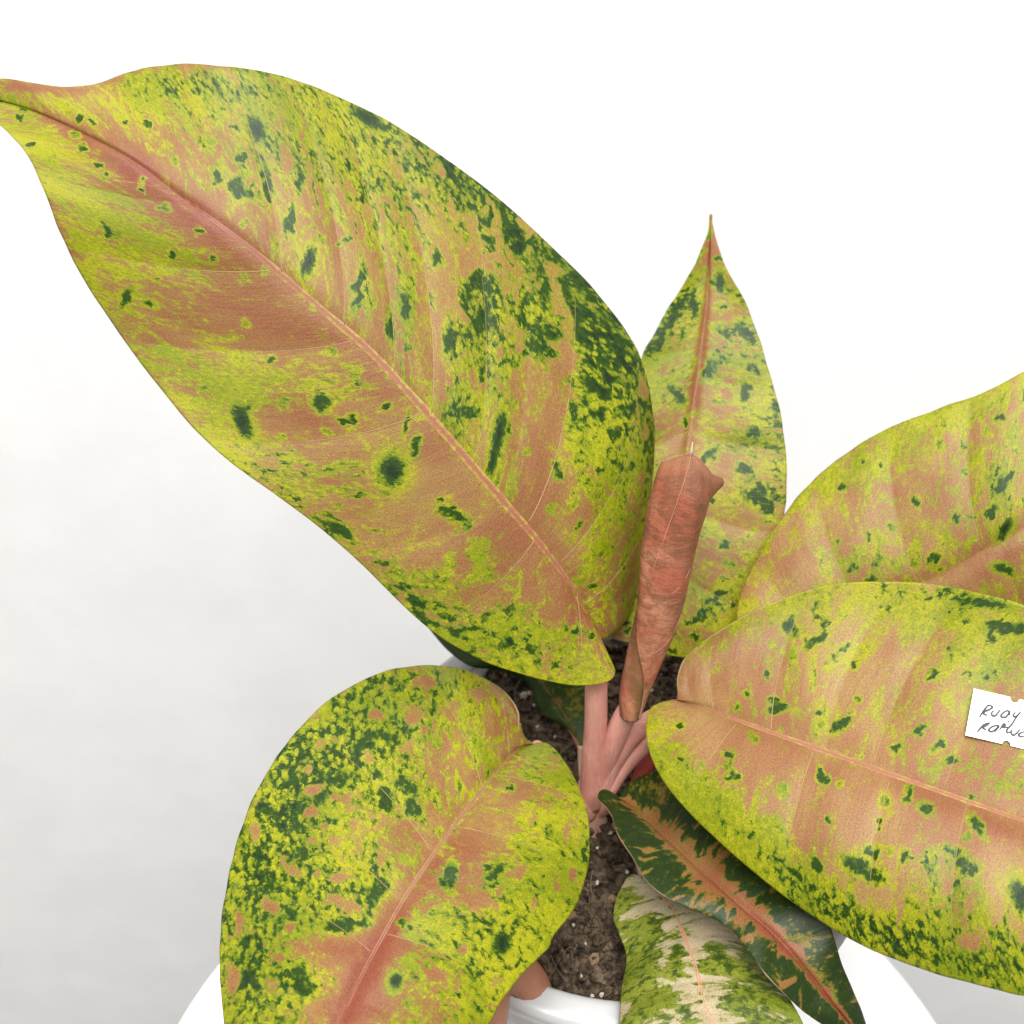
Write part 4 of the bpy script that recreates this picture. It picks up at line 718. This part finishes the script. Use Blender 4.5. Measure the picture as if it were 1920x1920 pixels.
lab = tag(link('paper_label', me, M_paper, None, smooth=False), 'small white notched paper label with black handwriting stuck on the broad leaf', 'label')
strokes = [[(1130, 730), (1060, 810), (980, 920), (920, 1015)], [(1110, 745), (1195, 765), (1212, 795), (1150, 840), (1035, 890), (1010, 920), (1040, 958), (1105, 965)],
    [(1240, 860), (1192, 930), (1205, 972), (1270, 985), (1330, 920), (1390, 850)], [(1600, 890), (1540, 870), (1450, 920), (1402, 980), (1425, 1010), (1500, 1015), (1560, 960), (1600, 890), (1590, 940), (1612, 975)],
    [(1730, 900), (1682, 965), (1695, 1000), (1750, 995), (1855, 885)], [(1800, 940), (1720, 1060), (1650, 1170), (1560, 1270), (1530, 1330), (1550, 1365), (1615, 1340)], [(1903, 893), (1915, 906)],
    [(1155, 1140), (1045, 1170), (980, 1220), (910, 1300), (870, 1350)], [(1150, 1140), (1080, 1200), (1000, 1240), (1015, 1272), (1080, 1290)],
    [(1365, 1210), (1300, 1202), (1190, 1240), (1130, 1300), (1150, 1332), (1220, 1332), (1320, 1255), (1365, 1210)], [(1365, 1215), (1310, 1280), (1260, 1342)],
    [(1370, 1300), (1420, 1230), (1465, 1168), (1500, 1190), (1440, 1240), (1560, 1240)], [(1563, 1096), (1592, 1116)], [(1645, 1290), (1635, 1375), (1685, 1422), (1750, 1380), (1835, 1285)], [(1925, 1340), (1850, 1370), (1800, 1415), (1840, 1450), (1925, 1448)]]
V = []; Fc = []
for st in strokes:
    p = np.array(st, float)/12+np.array([1760, 1260]); c = catmull(p, 6) if len(p) > 2 else p
    m = len(c); T = np.gradient(c, axis=0); T /= np.linalg.norm(T, axis=1)[:, None]+1e-9; Nn = np.stack([-T[:, 1], T[:, 0]], 1); o = len(V)
    for i in range(m):
        hw = 2.1*(.65+.35*math.sin(math.pi*(i+.6)/(m+.2)))
        for sd in (-1, 1): V.append(on_label(*(c[i]+Nn[i]*hw*sd), .00040))
    for i in range(m-1): Fc.append((o+2*i, o+2*i+1, o+2*i+3, o+2*i+2))
link('handwriting', mesh('handwriting', V, Fc), M_ink, lab, smooth=False)

# ------------------------------------------------------------------ hand holding the pot's rim
def rim_pt(deg, dr=0.0, z=RZ): return np.array([PX0, PY0, 0])+np.array([(RIMR+dr)*math.cos(math.radians(deg)), (RIMR+dr)*math.sin(math.radians(deg)), z])
def hand():
    V = []; E = []; R = []
    def add(p, r, parent=None):
        V.append(tuple(p)); R.append(r*.001)
        if parent is not None: E.append((parent, len(V)-1))
        return len(V)-1
    def chain(par, lst):
        for p, r in lst: par = add(p, r, par)
        return par
    palm = add((-.098, -.100, .120), 19)
    wr = add((-.112, -.150, .085), 19, palm); fa = add((-.130, -.230, .030), 24, wr); add((-.150, -.330, -.040), 29, fa)
    # knuckles outside the pot, fingers hooked over the rim into the pot
    k1 = add(P(885, 2010, .140), 10.5, palm)
    chain(k1, [(P(898, 1935, .158), 8.2), (P(908, 1880, .1655), 8.0), (P(918, 1815, .160), 7.4), (P(925, 1765, .149), 6.2)])
    k2 = add(P(790, 1900, .142), 10.5, palm)
    chain(k2, [(P(828, 1815, .162), 8.2), (P(900, 1790, .164), 8.0), (P(968, 1815, .155), 7.6), (P(1000, 1855, .146), 7.0), (P(1008, 1890, .138), 5.6)])
    for deg, rad in ((214, 7.8), (202, 6.8)):
        b = add(rim_pt(deg, .028, .138), 10, palm)
        chain(b, [(rim_pt(deg+3, .012, .158), rad), (rim_pt(deg+6, -.006, .1585), rad*.95), (rim_pt(deg+9, -.0195, .150), rad*.88), (rim_pt(deg+12, -.0225, .139), rad*.72)])
    # thumb lies low along the outside of the pot
    t = add((-.070, -.108, .112), 12, palm)
    chain(t, [((-.050, -.098, .112), 9.5), ((-.028, -.090, .112), 9), ((-.008, -.088, .112), 7.6)])
    me = bpy.data.meshes.new('hand'); me.from_pydata(V, E, []); o = link('hand', me, M_skin, None)
    sk = o.modifiers.new('skin', 'SKIN'); sk.use_smooth_shade = True; sk.branch_smoothing = .4
    for i, r in enumerate(R): me.skin_vertices[0].data[i].radius = (r, r)
    me.skin_vertices[0].data[0].use_root = True
    sb = o.modifiers.new('smooth', 'SUBSURF'); sb.levels = 2; sb.render_levels = 2
    return o
tag(hand(), 'bare hand with its fingertips hooked over the pot rim under the speckled leaf', 'hand')
